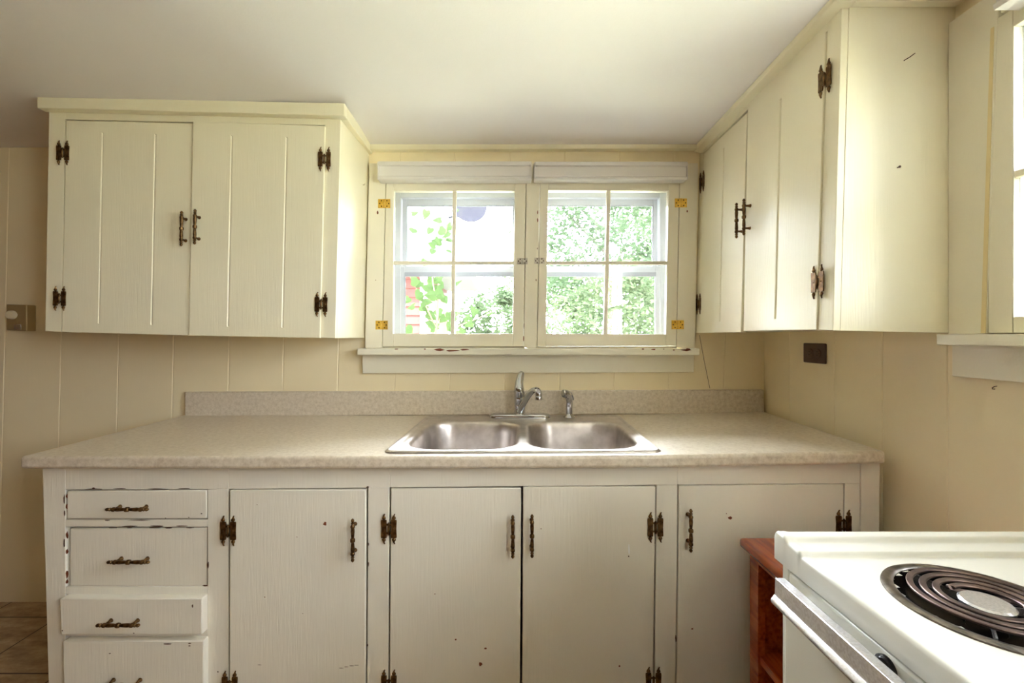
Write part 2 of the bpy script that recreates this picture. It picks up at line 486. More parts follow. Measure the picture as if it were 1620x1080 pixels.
def hinge_mesh():
    bm = NB()
    for s in (-1, 1):
        x0 = s * 0.0145
        prism(bm, [(x0 - .0075, -.026), (x0 + .0075, -.026), (x0 + .0082, -.022), (x0 + .0072, 0), (x0 + .0082, .022), (x0 + .0075, .026), (x0 - .0075, .026), (x0 - .0082, .022), (x0 - .0072, 0), (x0 - .0082, -.022)], .0028, Matrix.Translation((0, -.0028, 0)))
        for q in (-1, 1):
            M = Matrix.Translation((x0, -.0014, q * 0.0315)) @ Matrix.Scale(0.6, 4, (0, 1, 0))
            lathe(bm, [(.0005, -.0062), (.0042, -.004), (.0060, 0), (.0042, .004), (.0005, .0062)], M, 10)
            tube(bm, [(x0, -.0014, q * .036), (x0 + .0008, -.0016, q * .040), (x0 + .0022, -.0018, q * .0432), (x0 + .0042, -.0018, q * .0425)], [.0030, .0022, .0015, .0008], 6)
        lathe(bm, [(.0022, 0), (.0020, .001), (.001, .0014)], Matrix.Translation((x0, -.0028, 0)) @ Matrix.Rotation(math.pi / 2, 4, 'X'), 8)
        for q in (-.012, .012):
            box(bm, min(x0, 0) if s < 0 else 0, 0 if s < 0 else x0, -.0024, -.0004, q - .0022, q + .0022)
    lathe(bm, [(.0008, -.0190), (.0022, -.017), (.0032, -.015), (.0032, .015), (.0022, .017), (.0008, .019)], Matrix.Translation((0, -.003, 0)), 10)
    me = bpy.data.meshes.new('h_hinge'); bmesh.ops.recalc_face_normals(bm, faces=bm.faces); bm.to_mesh(me); bm.free(); return me


def butt_mesh(w=.026, h=.019):
    bm = NB()
    for s in (-1, 1):
        x0, x1 = (s * .0022, s * w)
        box(bm, min(x0, x1), max(x0, x1), -.002, 0, -h, h)
        for (u, v) in ((.45, .62), (.75, 0), (.45, -.62)):
            nf = len(bm.faces)
            lathe(bm, [(.0030, 0), (.0026, .0007), (.0008, .0009)], Matrix.Translation((s * w * u, -.002, h * v)) @ Matrix.Rotation(math.pi / 2, 4, 'X'), 8)
            bm.faces.ensure_lookup_table()
            for f in bm.faces[nf:]: f.material_index = 1
    for k in range(5):
        z0 = -h + 2 * h * k / 5
        lathe(bm, [(.0030, z0 + .0004), (.0032, z0 + .001), (.0032, z0 + 2 * h / 5 - .001), (.0030, z0 + 2 * h / 5 - .0004)], Matrix.Translation((0, -.0022, 0)), 10)
    me = bpy.data.meshes.new('butt_hinge'); bmesh.ops.recalc_face_normals(bm, faces=bm.faces); bm.to_mesh(me); bm.free(); return me


ME_pull, ME_hinge, ME_butt, ME_latch = pull_mesh(), hinge_mesh(), butt_mesh(), butt_mesh(.022, .013)
for me_, m_ in ((ME_pull, M_bronze), (ME_hinge, M_bronze), (ME_butt, M_brass), (ME_latch, M_silver)): me_.materials.append(m_)
for me_ in (ME_butt, ME_latch): me_.materials.append(M_screw)


def place(name, me, p, parent, rot=(0, 0, 0), label=None):
    o = obj(name, me, None, None)
    o.location = p; o.rotation_euler = rot
    adopt(o, parent)
    if label: o['label'] = label
    return o


RW = (0, 0, -math.pi / 2)     # hardware facing -X

# ------------------------------------------------------------------ base cabinet
YC = 1.295


def base_y(x, y):   # the run rises slightly towards the side wall
    return y


bc = thing('base_cabinet', 'long off-white painted base cabinet with drawers and four doors under the countertop', 'cabinet', (0, YC + 0.3, 0))
BT = 0.020
bm = NB()
zb = lambda Y: CY + CZ * F / Y           # floor line in photograph rows
FL = zb(YC) - 1
def fq(a, b, c, d): slab(bm, quads(a, b, c, d, YC), BT)
fq((67, 738), (103.5, 738), (103.5, 1159), (79, 1159))                   # end stile
fq((103.5, 738), (362, 737), (362, 773.5), (103.5, 774.5))
fq((362, 737), (617, 736), (617, 771), (362, 773.5))
fq((617, 736), (1072, 734), (1072, 766.5), (617, 771))
fq((1072, 734), (1389.5, 728), (1389.5, 764), (1072, 766.5))             # top rail
fq((328.5, 774), (361, 773.5), (361, 1105), (328.5, 1105))
fq((582.5, 771), (615.5, 771), (613.7, 1105), (580.7, 1105))
fq((1039, 767), (1072, 766.5), (1068.4, 1105), (1035.4, 1105))
fq((1336.5, 764.4), (1389.5, 764), (1386, 1159), (1333, 1159))
fq((103.5, 822), (328.5, 822), (328.5, 833), (103.5, 833))
fq((103.5, 928), (328.5, 928), (328.5, 940), (103.5, 940))
fq((103.5, 993), (328.5, 993), (328.5, 1006), (103.5, 1006))
fq((103.5, 1105), (1336, 1105), (1336, 1159), (103.5, 1159))             # bottom rail
ff = obj('face_frame', bm, M_lower, bc, bev=0.0012)
bm = NB()
lx = pt(79, 740, YC).x; rx = pt(1386, 740, YC).x
ztop = CZ - 0.379
box(bm, lx, lx + 0.018, YC + BT, YB - 0.006, 0.0, ztop); box(bm, rx - 0.018, rx, YC + BT, YB - 0.006, 0, ztop)
box(bm, lx + 0.018, rx - 0.018, YB - 0.02, YB - 0.006, 0.0, ztop); box(bm, lx + 0.018, rx - 0.018, YC + BT, YB - 0.02, 0.06, 0.075)
obj('carcass', bm, M_lower, bc)
bm = NB()
slab(bm, quads((1362.5, 731), (1392, 730), (1388.5, 1159), (1359.5, 1159), YC - 0.006), 0.006)
obj('filler_strip', bm, M_lower, bc, bev=0.001)


def drawer(P, Y, py, xw, label=None, dep=0.45, side=0.018):
    bm = NB(); q = quads(*P, Y); slab(bm, q, side)
    d = obj('drawer', bm, M_lower, bc, bev=0.0025)
    if label: d['label'] = label
    bm = NB(); x0, x1 = q[3].x + 0.012, q[2].x - 0.012; z0, z1 = q[3].z + 0.012, q[0].z - 0.012
    box(bm, x0, x1, Y + side, Y + dep, z0, z0 + 0.008)
    box(bm, x0, x0 + 0.01, Y + side, Y + dep, z0 + 0.008, z1); box(bm, x1 - 0.01, x1, Y + side, Y + dep, z0 + 0.008, z1)
    box(bm, x0 + 0.01, x1 - 0.01, Y + dep - 0.01, Y + dep, z0 + 0.008, z1)
    obj('drawer_box', bm, M_wood_in, d)
    c = pt(xw, py, Y); c.y = Y - 0.022
    place('handle', ME_pull, c, d, (0, math.pi / 2, 0))
    return d


d1 = drawer(((106, 776.5), (326.8, 775.5), (326.8, 820), (105.5, 820.5)), YC - 0.001, 801, 211, 'shallow top drawer')
d2 = drawer(((110.5, 836), (327, 834.5), (327, 926.5), (110.5, 926.5)), YC + 0.004, 883, 213, 'deep second drawer')
d3 = drawer(((94.5, 947.5), (319.5, 946.5), (319.5, 1003.5), (96.5, 1004)), YC - 0.024, 981, 197, 'shallow third drawer standing ajar', side=0.04)
d4 = drawer(((99, 1015), (322, 1013.5), (322, 1112), (101, 1112)), YC - 0.020, 1075, 201, 'deep bottom drawer standing ajar', side=0.04)
YD = YC - 0.001
pc = lambda x, y, w, h, Y: (pt(x, y, Y), w / F * Y, h / F * Y)
chips('paint_speck', d2, [pc(x, 834.5, w, h, YC + 0.002) for x, w, h in ((178, 10, .8), (205, 6, 1), (245, 12, 1), (268, 8, 1.1), (300, 9, .8))] + [pc(325, 926, 5, 1.6, YC + .002)], NF, M_chipdark)
chips('paint_speck', d1, [pc(x, y, w, h, YC - 0.002) for x, y, w, h in ((299, 818, 1, 1), (319, 812, 1.8, 1.2), (262, 819, 1.5, .8))], NF, M_chipdark)
chips('paint_speck', d3, [pc(x, y, w, h, YC - 0.025) for x, y, w, h in ((305, 958, 1.4, 3.2), (99, 997, 1.2, 1.2), (212, 1001, 1.4, .9))], NF, M_chipdark)
chips('paint_speck', d4, [pc(x, y, w, h, YC - 0.021) for x, y, w, h in ((265, 1018, 9, 1), (300, 1017, 3, .9), (300, 1021, 2.5, 1), (174, 1033, 2, .9))], NF, M_chipdark)
ck = []
for x, y, w, h in ((148, 773, 16, .9), (190, 772.8, 14, .8), (148, 771.8, 3, 1.3), (250, 773, 20, .8), (292, 772.6, 12, .9), (170, 822.5, 5, 1), (222, 822.5, 22, .9), (205, 832, 16, 1),
                   (250, 831.8, 14, 1.2), (288, 831.7, 10, .9), (102, 790, 1.5, 10), (102.5, 812, 1.2, 6), (102, 858, 1.4, 8), (329.5, 893, 1.6, 6), (582, 770, 3, 1.5), (583, 860, 1, 3), (583, 892, 1, 5),
                   (581.5, 1020, 1, 3), (1035, 858, 1.8, 2.6), (1069, 1010, 1.2, 7), (345, 1062, 1.5, 1)):
    ck.append(pc(x, y, w, h, YC))
chips('paint_speck', ff, ck, NF, M_chipdark)
chips('paint_speck', ff, [pc(106.5, y, 2.4, h, YC) for y, h in ((846, 7), (872, 5), (908, 8), (919, 4), (784, 4), (801, 6))], NF, M_chip)


def base_door(P, Y, handle, hinges, label, ch=(), ang=None):
    bm = NB(); slab(bm, quads(*P, Y), 0.02)
    d = obj('door', bm, M_lower, bc, bev=0.002); d['label'] = label
    c = pt(handle[0], handle[1], Y); c.y = Y - 0.022; place('handle', ME_pull, c, d)
    for hx, hy in hinges:
        c = pt(hx, hy, Y); c.y = Y - 0.0004; place('hinge', ME_hinge, c, d)
    if ch: chips('paint_speck', d, [pc(x, y, w, h, Y) for x, y, w, h in ch], NF)
    return d


base_door(((363.5, 775.5), (578.5, 774.5), (577.5, 1103), (363, 1103)), YD - 0.004, (562, 849), [(361.5, 839), (364, 1084)], 'door beside the drawers, sticking out slightly along its handle edge',
          [(514, 828, 3, 3.5), (407, 798, .9, .9), (470, 849, .9, .9), (419, 944, 1.2, 1.2), (479, 970, .8, .8)])
base_door(((618.5, 772.5), (824.5, 772), (822.5, 1103), (616, 1103)), YD + 0.001, (811, 843.5), [(615.5, 836), (615.5, 1082)], 'sink door hinged beside the narrow post',
          [(760, 1050, 3.2, 4.2), (768, 1025, 2.6, 1.8), (721, 1011, 1.8, 1.4), (688, 939, 1, 1)])
base_door(((827.8, 770.5), (1037, 769.5), (1033, 1103), (826, 1103)), YD - 0.003, (841, 842.5), [(1036.5, 833.5), (1033.5, 1078)], 'sink door with the white paint streak',
          [(980, 1053, 1.5, 1.8), (856, 836, 1, 1)])
base_door(((1074.5, 768), (1334.8, 765.5), (1331.5, 1103), (1070.5, 1103)), YD, (1088, 834), [(1334, 829.5), (1330, 1074)], 'wide door partly behind the wooden shelf unit',
          [(1155, 819, 4, 3), (1095, 994, 2.2, 1.2), (1149, 812, 1, .8)])

doors_ = [o for o in bc.children if o.name.startswith('door')]
M_white = mat('white_drip', srgb(244, 244, 244), .4)
chips('paint_speck', doors_[2], [pc(995, 869, 1.6, 9, YD - .003)], NF, M_white)
chips('paint_speck', doors_[2], [pc(994.5, 879.5, 1.3, 1.3, YD - .003)], NF, M_chipdark)
chips('paint_speck', doors_[0], [pc(x, y, 5, .55, YD - .004) for x, y in ((540, 1056), (548, 1054.2), (556, 1052.6), (564, 1051.6))] + [pc(411, 1051, 4, .5, YD - .004)], NF, M_chipdark)

# ------------------------------------------------------------------ countertop with backsplash, sink cut-out
ct = None
SX0, SX1, SY0, SY1 = -0.325, 0.465, 1.31, 1.875      # sink opening
cxs = [-1.388, SX0 + 0.02, SX1 - 0.02, 1.118]; cys = [1.262, SY0 + 0.01, SY1 - 0.03, YB - 0.002]
bm = NB()
def ctz(x, y):
    r = max(0, (x - 0.3) / 0.8); return CZ - 0.342 + 0.015 * min(1, r)
gt = []; gb = []
for j, y in enumerate(cys):
    rt_, rb_ = [], []
    for i, x in enumerate(cxs):
        xx = x
        if i == 3: xx = 1.083 + (1.126 - 1.083) * (y - 1.262) / 0.67
        if i == 0: xx = -1.372 - 0.013 * (y - 1.262) / 0.67
        z = ctz(xx, y)
        rt_.append(bm.verts.new((xx, y, z))); rb_.append(bm.verts.new((xx, y, z - 0.036)))
    gt.append(rt_); gb.append(rb_)
for j in range(3):
    for i in range(3):
        if i == 1 and j == 1: continue
        bm.faces.new((gt[j][i], gt[j][i + 1], gt[j + 1][i + 1], gt[j + 1][i])); bm.faces.new((gb[j][i], gb[j + 1][i], gb[j + 1][i + 1], gb[j][i + 1]))
for i in range(3):
    bm.faces.new((gt[0][i], gt[0][i + 1], gb[0][i + 1], gb[0][i])); bm.faces.new((gt[3][i], gb[3][i], gb[3][i + 1], gt[3][i + 1]))
    bm.faces.new((gt[i][0], gb[i][0], gb[i + 1][0], gt[i + 1][0])); bm.faces.new((gt[i][3], gt[i + 1][3], gb[i + 1][3], gb[i][3]))
bm.faces.new((gt[1][1], gt[1][2], gb[1][2], gb[1][1])); bm.faces.new((gt[2][1], gt[2][2], gb[2][2], gb[2][1]))
bm.faces.new((gt[1][1], gt[2][1], gb[2][1], gb[1][1])); bm.faces.new((gt[1][2], gt[2][2], gb[2][2], gb[1][2]))
ct = obj('countertop', bm, M_counter, bev=0.009, seg=4)
tag(ct, 'long beige mottled laminate countertop on the off-white base cabinet, around the steel sink', 'countertop')
bm = NB()
slab(bm, quads((292, 620), (1209, 616.5), (1209, 654), (292, 658.5), 1.915), 0.019)
bs = obj('backsplash', bm, M_counter, ct, bev=0.004, seg=3)

# ------------------------------------------------------------------ sink
sink = thing('kitchen_sink', 'double-bowl stainless steel drop-in sink in the beige countertop', 'sink', (0.07, 1.59, CZ - 0.342))
SW0, SW1, SD0, SD1 = -0.338, 0.475, 1.292, 1.882
cxm, cym = (SW0 + SW1) / 2 - 0.003, (SD0 + SD1) / 2
NXg, NYg = 250, 180
bm = NB()
def sd_rr(x, y, cx, cy, a, b, r):
    qx, qy = abs(x - cx) - (a - r), abs(y - cy) - (b - r)
    return math.hypot(max(qx, 0), max(qy, 0)) + min(max(qx, qy), 0) - r
def sstep(t): t = max(0, min(1, t)); return t * t * (3 - 2 * t)
bowls = ((SW0 + 0.217, 1.545, 0.172, 0.212), (SW1 - 0.217, 1.545, 0.172, 0.212))
HX, HY = (SW1 - SW0) / 2, (SD1 - SD0) / 2
def sz(x, y):
    s = -sd_rr(x, y, (SW0 + SW1) / 2, cym, HX, HY, 0.03)
    z = 0.0055 * (sstep(s / 0.006)) - 0.0035 * sstep((s - 0.012) / 0.008)
    for b in bowls:
        d = -sd_rr(x, y, b[0], b[1], b[2], b[3], 0.10)
        z -= 0.006 * sstep((d + 0.008) / 0.012)
        z -= 0.150 * sstep((d - 0.001) / 0.030) ** 0.8 if d > 0.001 else 0
        if d > 0.02: z -= 0.006 * min(1, (d - 0.02) / 0.15)
    return z
vv = []
for j in range(NYg + 1):
    row = []
    y = SD0 + (SD1 - SD0) * j / NYg
    for i in range(NXg + 1):
        x = SW0 + (SW1 - SW0) * i / NXg
        if sd_rr(x, y, (SW0 + SW1) / 2, cym, HX, HY, 0.03) > 0.0022: row.append(None); continue
        row.append(bm.verts.new((x + 0.045 * (y - cym), y, CZ - 0.3415 + sz(x, y) + 0.001 + 0.003 * max(0, x))))
    vv.append(row)
for j in range(NYg):
    for i in range(NXg):
        q = [vv[j][i], vv[j][i + 1], vv[j + 1][i + 1], vv[j + 1][i]]
        q = [v for v in q if v]
        if len(q) >= 3: bm.faces.new(q)
sb = obj('basin', bm, M_steel, sink); sb.modifiers.new('thickness', 'SOLIDIFY').thickness = -0.0008
sb.data.polygons.foreach_set('use_smooth', [True] * len(sb.data.polygons))
for b in bowls:
    bm = NB(); zf = CZ - 0.342 - 0.1605
    lathe(bm, [(.043, 0), (.041, .0025), (.033, .002), (.030, -.004), (.004, -.005)], Matrix.Translation((b[0] + 0.01, b[1] + 0.02, zf + 0.0065)), 28)
    obj('drain', bm, M_chrome, sink)

zd = CZ - 0.339
# faucet
fx, fy = pt(822.5, 660, 1.845).x, 1.845
fa = thing('faucet', 'chrome single-lever kitchen faucet on a flat oval base plate at the back of the sink', 'faucet', (fx, fy, zd))
bm = NB()
pl = []
for k in range(48):
    t = 2 * math.pi * k / 48; cxp = math.copysign(0.098, math.cos(t))
    pl.append((cxp + 0.028 * math.cos(t), 0.028 * math.sin(t)))
for s0, s1, z0, z1 in ((1, 1, -0.003, 0.010), (1, 0.97, 0.010, 0.0145), (0.97, 0.92, 0.0145, 0.0165)):
    a = [bm.verts.new((fx + x * s0, fy + y * s0, zd + z0)) for x, y in pl]; b = [bm.verts.new((fx + x * s1, fy + y * s1, zd + z1)) for x, y in pl]
    for i in range(48): bm.faces.new((a[i], a[(i + 1) % 48], b[(i + 1) % 48], b[i]))
bm.faces.new(b)
bmesh.ops.remove_doubles(bm, verts=bm.verts, dist=1e-5)
obj('base_plate', bm, M_chrome, fa)
bm = NB()
lathe(bm, [(.0255, .010), (.0250, .016), (.0225, .020), (.0220, .050), (.0225, .054), (.0215, .056), (.0225, .058), (.0225, .090), (.019, .102), (.010, .110), (.001, .112)], Matrix.Translation((fx, fy, zd)), 28)
obj('body', bm, M_chrome, fa)
bm = NB()
s = lambda px, py, Y: tuple(pt(px, py, Y))
tube(bm, spline([(fx, fy, zd + .085), s(821.5, 616, 1.84), s(821.5, 606, 1.85), s(823, 597, 1.86), s(824.5, 592, 1.868), s(825, 590.5, 1.874)], 6),
     [.0225 - .0003 * min(i, 10) - .00040 * max(0, i - 8) for i in range(31)], 16)
obj('lever', bm, M_chrome, fa)
bm = NB()
tube(bm, spline([s(822, 650, 1.825), s(826, 642, 1.80), s(833, 630, 1.76), s(841, 619.5, 1.72), s(848, 617, 1.69), s(851.5, 620, 1.675), s(852, 626, 1.672)], 6), [.0125] * 12 + [.0118] * 12 + [.0125] * 13, 16)
obj('spout', bm, M_chrome, fa)
e = pt(852, 628, 1.672)
bm = NB(); lathe(bm, [(.0125, -.010), (.0135, -.009), (.0135, .004), (.0120, .006)], Matrix.Translation(e), 20)
obj('aerator', bm, M_chrome, fa)
# side sprayer
px_, py_ = pt(900.5, 661, 1.845).x, 1.845
sy = thing('sink_sprayer', 'small chrome side sprayer with angled head standing next to the faucet', 'sprayer', (px_, py_, zd))
bm = NB(); lathe(bm, [(.024, -.003), (.024, .003), (.018, .009), (.0145, .014), (.0135, .018)], Matrix.Translation((px_, py_, zd)), 24)
obj('holder', bm, M_chrome, sy)
bm = NB()
tube(bm, spline([(px_, py_, zd + .015), (px_ + .0005, py_, zd + .04), (px_ + .001, py_, zd + .066), (px_ - .003, py_ - .006, zd + .085), (px_ - .014, py_ - .016, zd + .100), (px_ - .027, py_ - .026, zd + .103)], 6),
     [.0135] * 14 + [.0145] * 6 + [.0165] * 10 + [.014], 18)
obj('spray_head', bm, M_chrome, sy)
bm = NB()
tube(bm, spline([(px_ - .008, py_ + .002, zd + .110), (px_ + .006, py_ + .006, zd + .100), (px_ + .014, py_ + .006, zd + .084), (px_ + .015, py_ + .004, zd + .072)], 5), .0035, 8, 2.0)
obj('trigger', bm, M_chrome, sy)

# ------------------------------------------------------------------ wall cabinet on the panelled wall
YU = 1.595
lc = thing('wall_cabinet', 'pale green-cream painted wall cabinet with two grooved doors above the drawer end of the countertop', 'cabinet', (-1.1, 1.76, CZ + 0.03))
bm = NB()
BRx = pt(530, 534.8, YU).x
Pq = quads((77.5, 172), (539, 184), (530, 534.8), (71.5, 523.5), YU)
# frame around the doors
def uq(a, b, c, d, Y=YU, t=0.018): slab(bm, quads(a, b, c, d, Y), t)
uq((77.5, 172), (103.5, 173), (96.8, 525), (71.5, 523.5))
uq((103.5, 173), (514.5, 183), (514.5, 197.5), (103, 189))
uq((514.5, 183), (539, 184), (530, 534.8), (506.5, 534))
obj('face_frame', bm, M_upper, lc, bev=0.001)
bm = NB()
th = 0.016
def sidebox(TLf, BLf, dx, Y0, Y1):
    a = [TLf, BLf]
    v = []
    for Y in (Y0, Y1):
        for p in (TLf, BLf):
            v.append(bm.verts.new((p.x, Y, p.z))); v.append(bm.verts.new((p.x + dx, Y, p.z)))
    for f in ((0, 1, 3, 2), (4, 6, 7, 5), (0, 4, 5, 1), (2, 3, 7, 6), (0, 2, 6, 4), (1, 5, 7, 3)): bm.faces.new([v[i] for i in f])
sidebox(Pq[1], Pq[2], -th, YU + 0.018, YB - 0.003)
sidebox(Pq[0], Pq[3], th, YU + 0.018, YB - 0.003)
slab(bm, [Pq[3] + Vector((th, 0.018, .016)), Pq[2] + Vector((-th, 0.018, .016)), Pq[2] + Vector((-th, 0.018, .004)), Pq[3] + Vector((th, 0.018, .004))], YB - YU - 0.024)
slab(bm, [Pq[0] + Vector((th, 0.3, 0)), Pq[1] + Vector((-th, 0.3, 0)), Pq[2] + Vector((-th, 0.3, .02)), Pq[3] + Vector((th, 0.3, .02))], 0.012)
obj('carcass', bm, M_upper, lc, bev=0.0008)


def up_door(P, Y, gr, handle, hinges, v0, v1, label, t=0.018):
    bm = NB(); slab(bm, quads(*P, Y), t, gr=gr, v0=v0, v1=v1)
    d = obj('door', bm, M_upper, lc, bev=0.0012, seg=1, smooth=False); d['label'] = label
    c = pt(handle[0], handle[1], Y - 0.022); place('handle', ME_pull, c, d, (0, math.radians(1.0), 0))
    for h in hinges: c = pt(*h, Y); c.y -= 0.0004; place('hinge', ME_hinge, c, d, (0, math.radians(1.0), 0))


up_door(((104.8, 190.2), (305, 195), (298.3, 530.5), (97.8, 525)), YU - 0.002, (0.290, 0.706), (287, 361.5), [(100, 242), (94.8, 472)], 0.055, 0.955, 'grooved door standing slightly back')
up_door(((305.3, 192.5), (514, 198.8), (506, 534.5), (298.8, 530.5)), YU - 0.008, (0.296, 0.712), (308.2, 358.5), [(513.5, 252), (508.3, 481.5)], 0.06, 0.955, 'grooved door standing proud of its neighbour', t=0.024)
# top moulding of this cabinet: front board and return along the side
bm = NB()
YK = 1.565
slab(bm, quads((58.5, 153), (545, 163), (545, 182.8), (58.5, 170.8), YK), YU - YK)
a0, a1 = pt(545, 163, YK), pt(545, 182.8, YK)
v = [bm.verts.new(p) for p in ((a0.x - .03, YU, a0.z), (a0.x, YU, a0.z), (a1.x, YU, a1.z), (a1.x - .03, YU, a1.z))]
e0 = pt(589, 229, YB); e1 = pt(589, 244, YB)
v2 = [bm.verts.new(p) for p in ((e0.x - .03, YB - .001, e0.z), (e0.x, YB - .001, e0.z), (e1.x, YB - .001, e1.z), (e1.x - .03, YB - .001, e1.z))]
bm.faces.new(v); bm.faces.new(v2[::-1])
for i in range(4): bm.faces.new((v[i], v[(i + 1) % 4], v2[(i + 1) % 4], v2[i]))
obj('top_moulding', bm, M_upper, lc, bev=0.0025)

# ------------------------------------------------------------------ wall cabinet on the side wall
rc = thing('wall_cabinet', 'tall cream wall cabinet on the side wall, bent nail in its end panel', 'cabinet', (0.98, 1.5, CZ))
YN = 1.115
FN_t = pt(1332.5, 10, YN); FN_b = pt(1317.6, 522.5, YN); FB_t = pt(1106.5, 240, YB - .004); FB_b = pt(1100, 526.5, YB - .004)
def fp(px, py):
    """point on the leaning front face: intersect the photograph ray with the face"""
    o_ = Vector((0, 0, CZ)); d_ = Vector(((px - CX) / F, 1, (CY - py) / F))
    n_ = (FN_t - FN_b).cross(FB_b - FN_b).normalized()
    t_ = (FN_b - o_).dot(n_) / d_.dot(n_); return o_ + d_ * t_
NX = (FN_t - FN_b).cross(FB_b - FN_b).normalized()
if NX.x < 0: NX = -NX      # points into the cabinet
bm = NB()
def rq(a, b, c, d, off=0.0, t=0.018, **k): slab(bm, [fp(*p) - NX * off for p in (a, b, c, d)], t, NX, **k)
rq((1309, 44), (1331.6, 12), (1317.6, 522.5), (1294.5, 521.8))        # near stile
rq((1113, 234), (1332, 8), (1309, 49.5), (1113, 241.5), t=0.012)       # top rail
rq((1106.4, 243), (1113, 241.3), (1108, 526.3), (1100.4, 526.5))      # far stile
obj('face_frame', bm, M_upper, rc, bev=0.001)
bm = NB()
# end panel facing the room, bottom, far side
ep = [Vector((FN_t.x, YN, FN_t.z + .02)), Vector((XW - .001, YN, FN_t.z + .02)), Vector((XW - .001, YN, CZ + (CY - 526.5) * YN / F)), Vector((FN_b.x, YN, FN_b.z))]
slab(bm, [ep[0] + NX * .018, ep[1], ep[2], ep[3] + NX * .018], 0.018)
obj('end_panel', bm, M_upper, rc, bev=0.0008)
bm = NB()
b0 = [FN_b + NX * .018 + Vector((0, .018, .012)), Vector((XW - .001, YN + .018, FN_b.z + .006)), Vector((XW - .001, YB - .004, FB_b.z + .003)), FB_b + NX * .018 + Vector((0, 0, .006))]
slab(bm, b0, 0.012, Vector((0, 0, 1)))
obj('bottom_panel', bm, M_upper, rc)
bm = NB(); box(bm, XW - .014, XW - .002, YN + .018, YB - .004, CZ + .03, CZ + .8)
obj('back_panel', bm, M_dark, rc)  # panel coloured near black as the shade behind the door gaps


def rdoor(P, gr, v0, v1, handle, hinges, off, label):
    bm = NB(); slab(bm, [fp(*p) - NX * off for p in P], 0.018, NX, gr=gr, v0=v0, v1=v1, gw=0.005, gd=0.005)
    d = obj('door', bm, M_upper, rc, bev=0.0012, seg=1, smooth=False); d['label'] = label
    c = fp(*handle) - NX * (off + 0.022); place('handle', ME_pull, c, d, RW)
    for h in hinges: c = fp(*h) - NX * (off + 0.0004); place('hinge', ME_hinge, c, d, RW)


rdoor(((1113.5, 243), (1182.3, 178), (1172.5, 525.2), (1108, 526.3)), (0.52,), 0.07, 0.945, (1175.5, 349), [(1111.5, 288), (1106, 481)], 0.001, 'grooved door meeting the sink wall')
rdoor(((1185, 172), (1308, 51.5), (1293.8, 521.4), (1178, 523.5)), (0.50,), 0.09, 0.955, (1189, 343.5), [(1308, 125), (1296.5, 446)], 0.004, 'grooved door next to the end panel')
# its top moulding along the ceiling, returning across the end panel
bm = NB()
def quadstrip(A, B):
    v = [bm.verts.new(p) for p in A]; w2 = [bm.verts.new(p) for p in B]
    bm.faces.new(v); bm.faces.new(w2[::-1])
    for i in range(len(v)): bm.faces.new((v[i], v[(i + 1) % len(v)], w2[(i + 1) % len(v)], w2[i]))
YM = YN - 0.024
xo = 0.812
ztn = CZ + ceil_dz(.9, YM) - .001; ztb = CZ + ceil_dz(.9, YB) - .002
zbn = CZ + (CY - 12) * YN / F; zbb = CZ + (CY - 243) * YB / F
quadstrip([(xo, YM, ztn), (xo + .004, YM, zbn + .006), (FN_t.x - .002, YM, zbn), (FN_t.x + .02, YM, zbn), (FN_t.x + .02, YM, ztn)],
          [(xo + .008, YB - .003, ztb), (xo + .012, YB - .003, zbb + .006), (FB_t.x - .002, YB - .003, zbb), (FB_t.x + .02, YB - .003, zbb), (FB_t.x + .02, YB - .003, ztb)])
quadstrip([(FN_t.x + .0201, YM, zbn), (FN_t.x + .0201, YN, zbn), (FN_t.x + .0201, YN, ztn), (FN_t.x + .0201, YM, ztn)],
          [(XW - .002, YM, zbn), (XW - .002, YN, zbn), (XW - .002, YN, ztn), (XW - .002, YM, ztn)])
obj('top_moulding', bm, M_upper, rc, bev=0.002)

# ------------------------------------------------------------------ sink window: trim, two units
YT = 1.915
bm = NB()
def tq(a, b, c, d, Y=YT, t=None): slab(bm, quads(a, b, c, d, Y), (YB - Y) if t is None else t)
tq((584, 258), (610.5, 258), (604, 550), (577.5, 550))
tq((1076.5, 258), (1104.5, 258), (1099.5, 550), (1070.5, 550))
tq((833.5, 258), (854.5, 258), (849, 550), (829, 550))
tq((610.5, 258), (833.5, 258), (833.5, 287), (610.5, 287)); tq((854.5, 258), (1076.5, 258), (1076.5, 286), (854.5, 286))
struct(obj('trim_3', bm, M_trim, bev=0.001))
bm = NB()
slab(bm, quads((565, 550.8), (1107, 551), (1107, 561.5), (565, 561.5), 1.868), YB - 1.868)
stool = struct(obj('trim_4', bm, M_trimh, bev=0.003))
chips('paint_speck', stool, [(pt(x, y, 1.868), w / 380, h / 380) for x, y, w, h in ((695, 553, 9, 2), (715, 554.5, 14, 1.6), (735, 553, 8, 1.4), (1085, 553.5, 9, 2), (1088, 552.5, 4, 2), (1017, 552, 2.5, 1.2), (1034, 552.5, 4, 1.2), (1050, 552, 1.2, .8), (672, 552, 2, 1), (627, 552, 4, .8), (1066, 553.5, 2, 1))], NF)
bm = NB()
slab(bm, quads((573, 561), (1098, 560.5), (1098, 588.5), (573.5, 590.5), 1.918), YB - 1.918)
struct(obj('trim_5', bm, M_trimh, bev=0.0015))
chips('paint_speck', bpy.data.objects['trim_3'], [(pt(x, y, YT), w / 368, h / 368) for x, y, w, h in ((597.5, 336, 1.8, 3), (1087, 334, 1.3, 2.2), (850.5, 336, 1.2, 3.5), (850.5, 348, 1, 4), (850, 393, .8, 2), (848, 443, .8, 2), (828.5, 535, 1, 5), (829, 515, .6, 6), (594.5, 443, .8, .8))], NF)


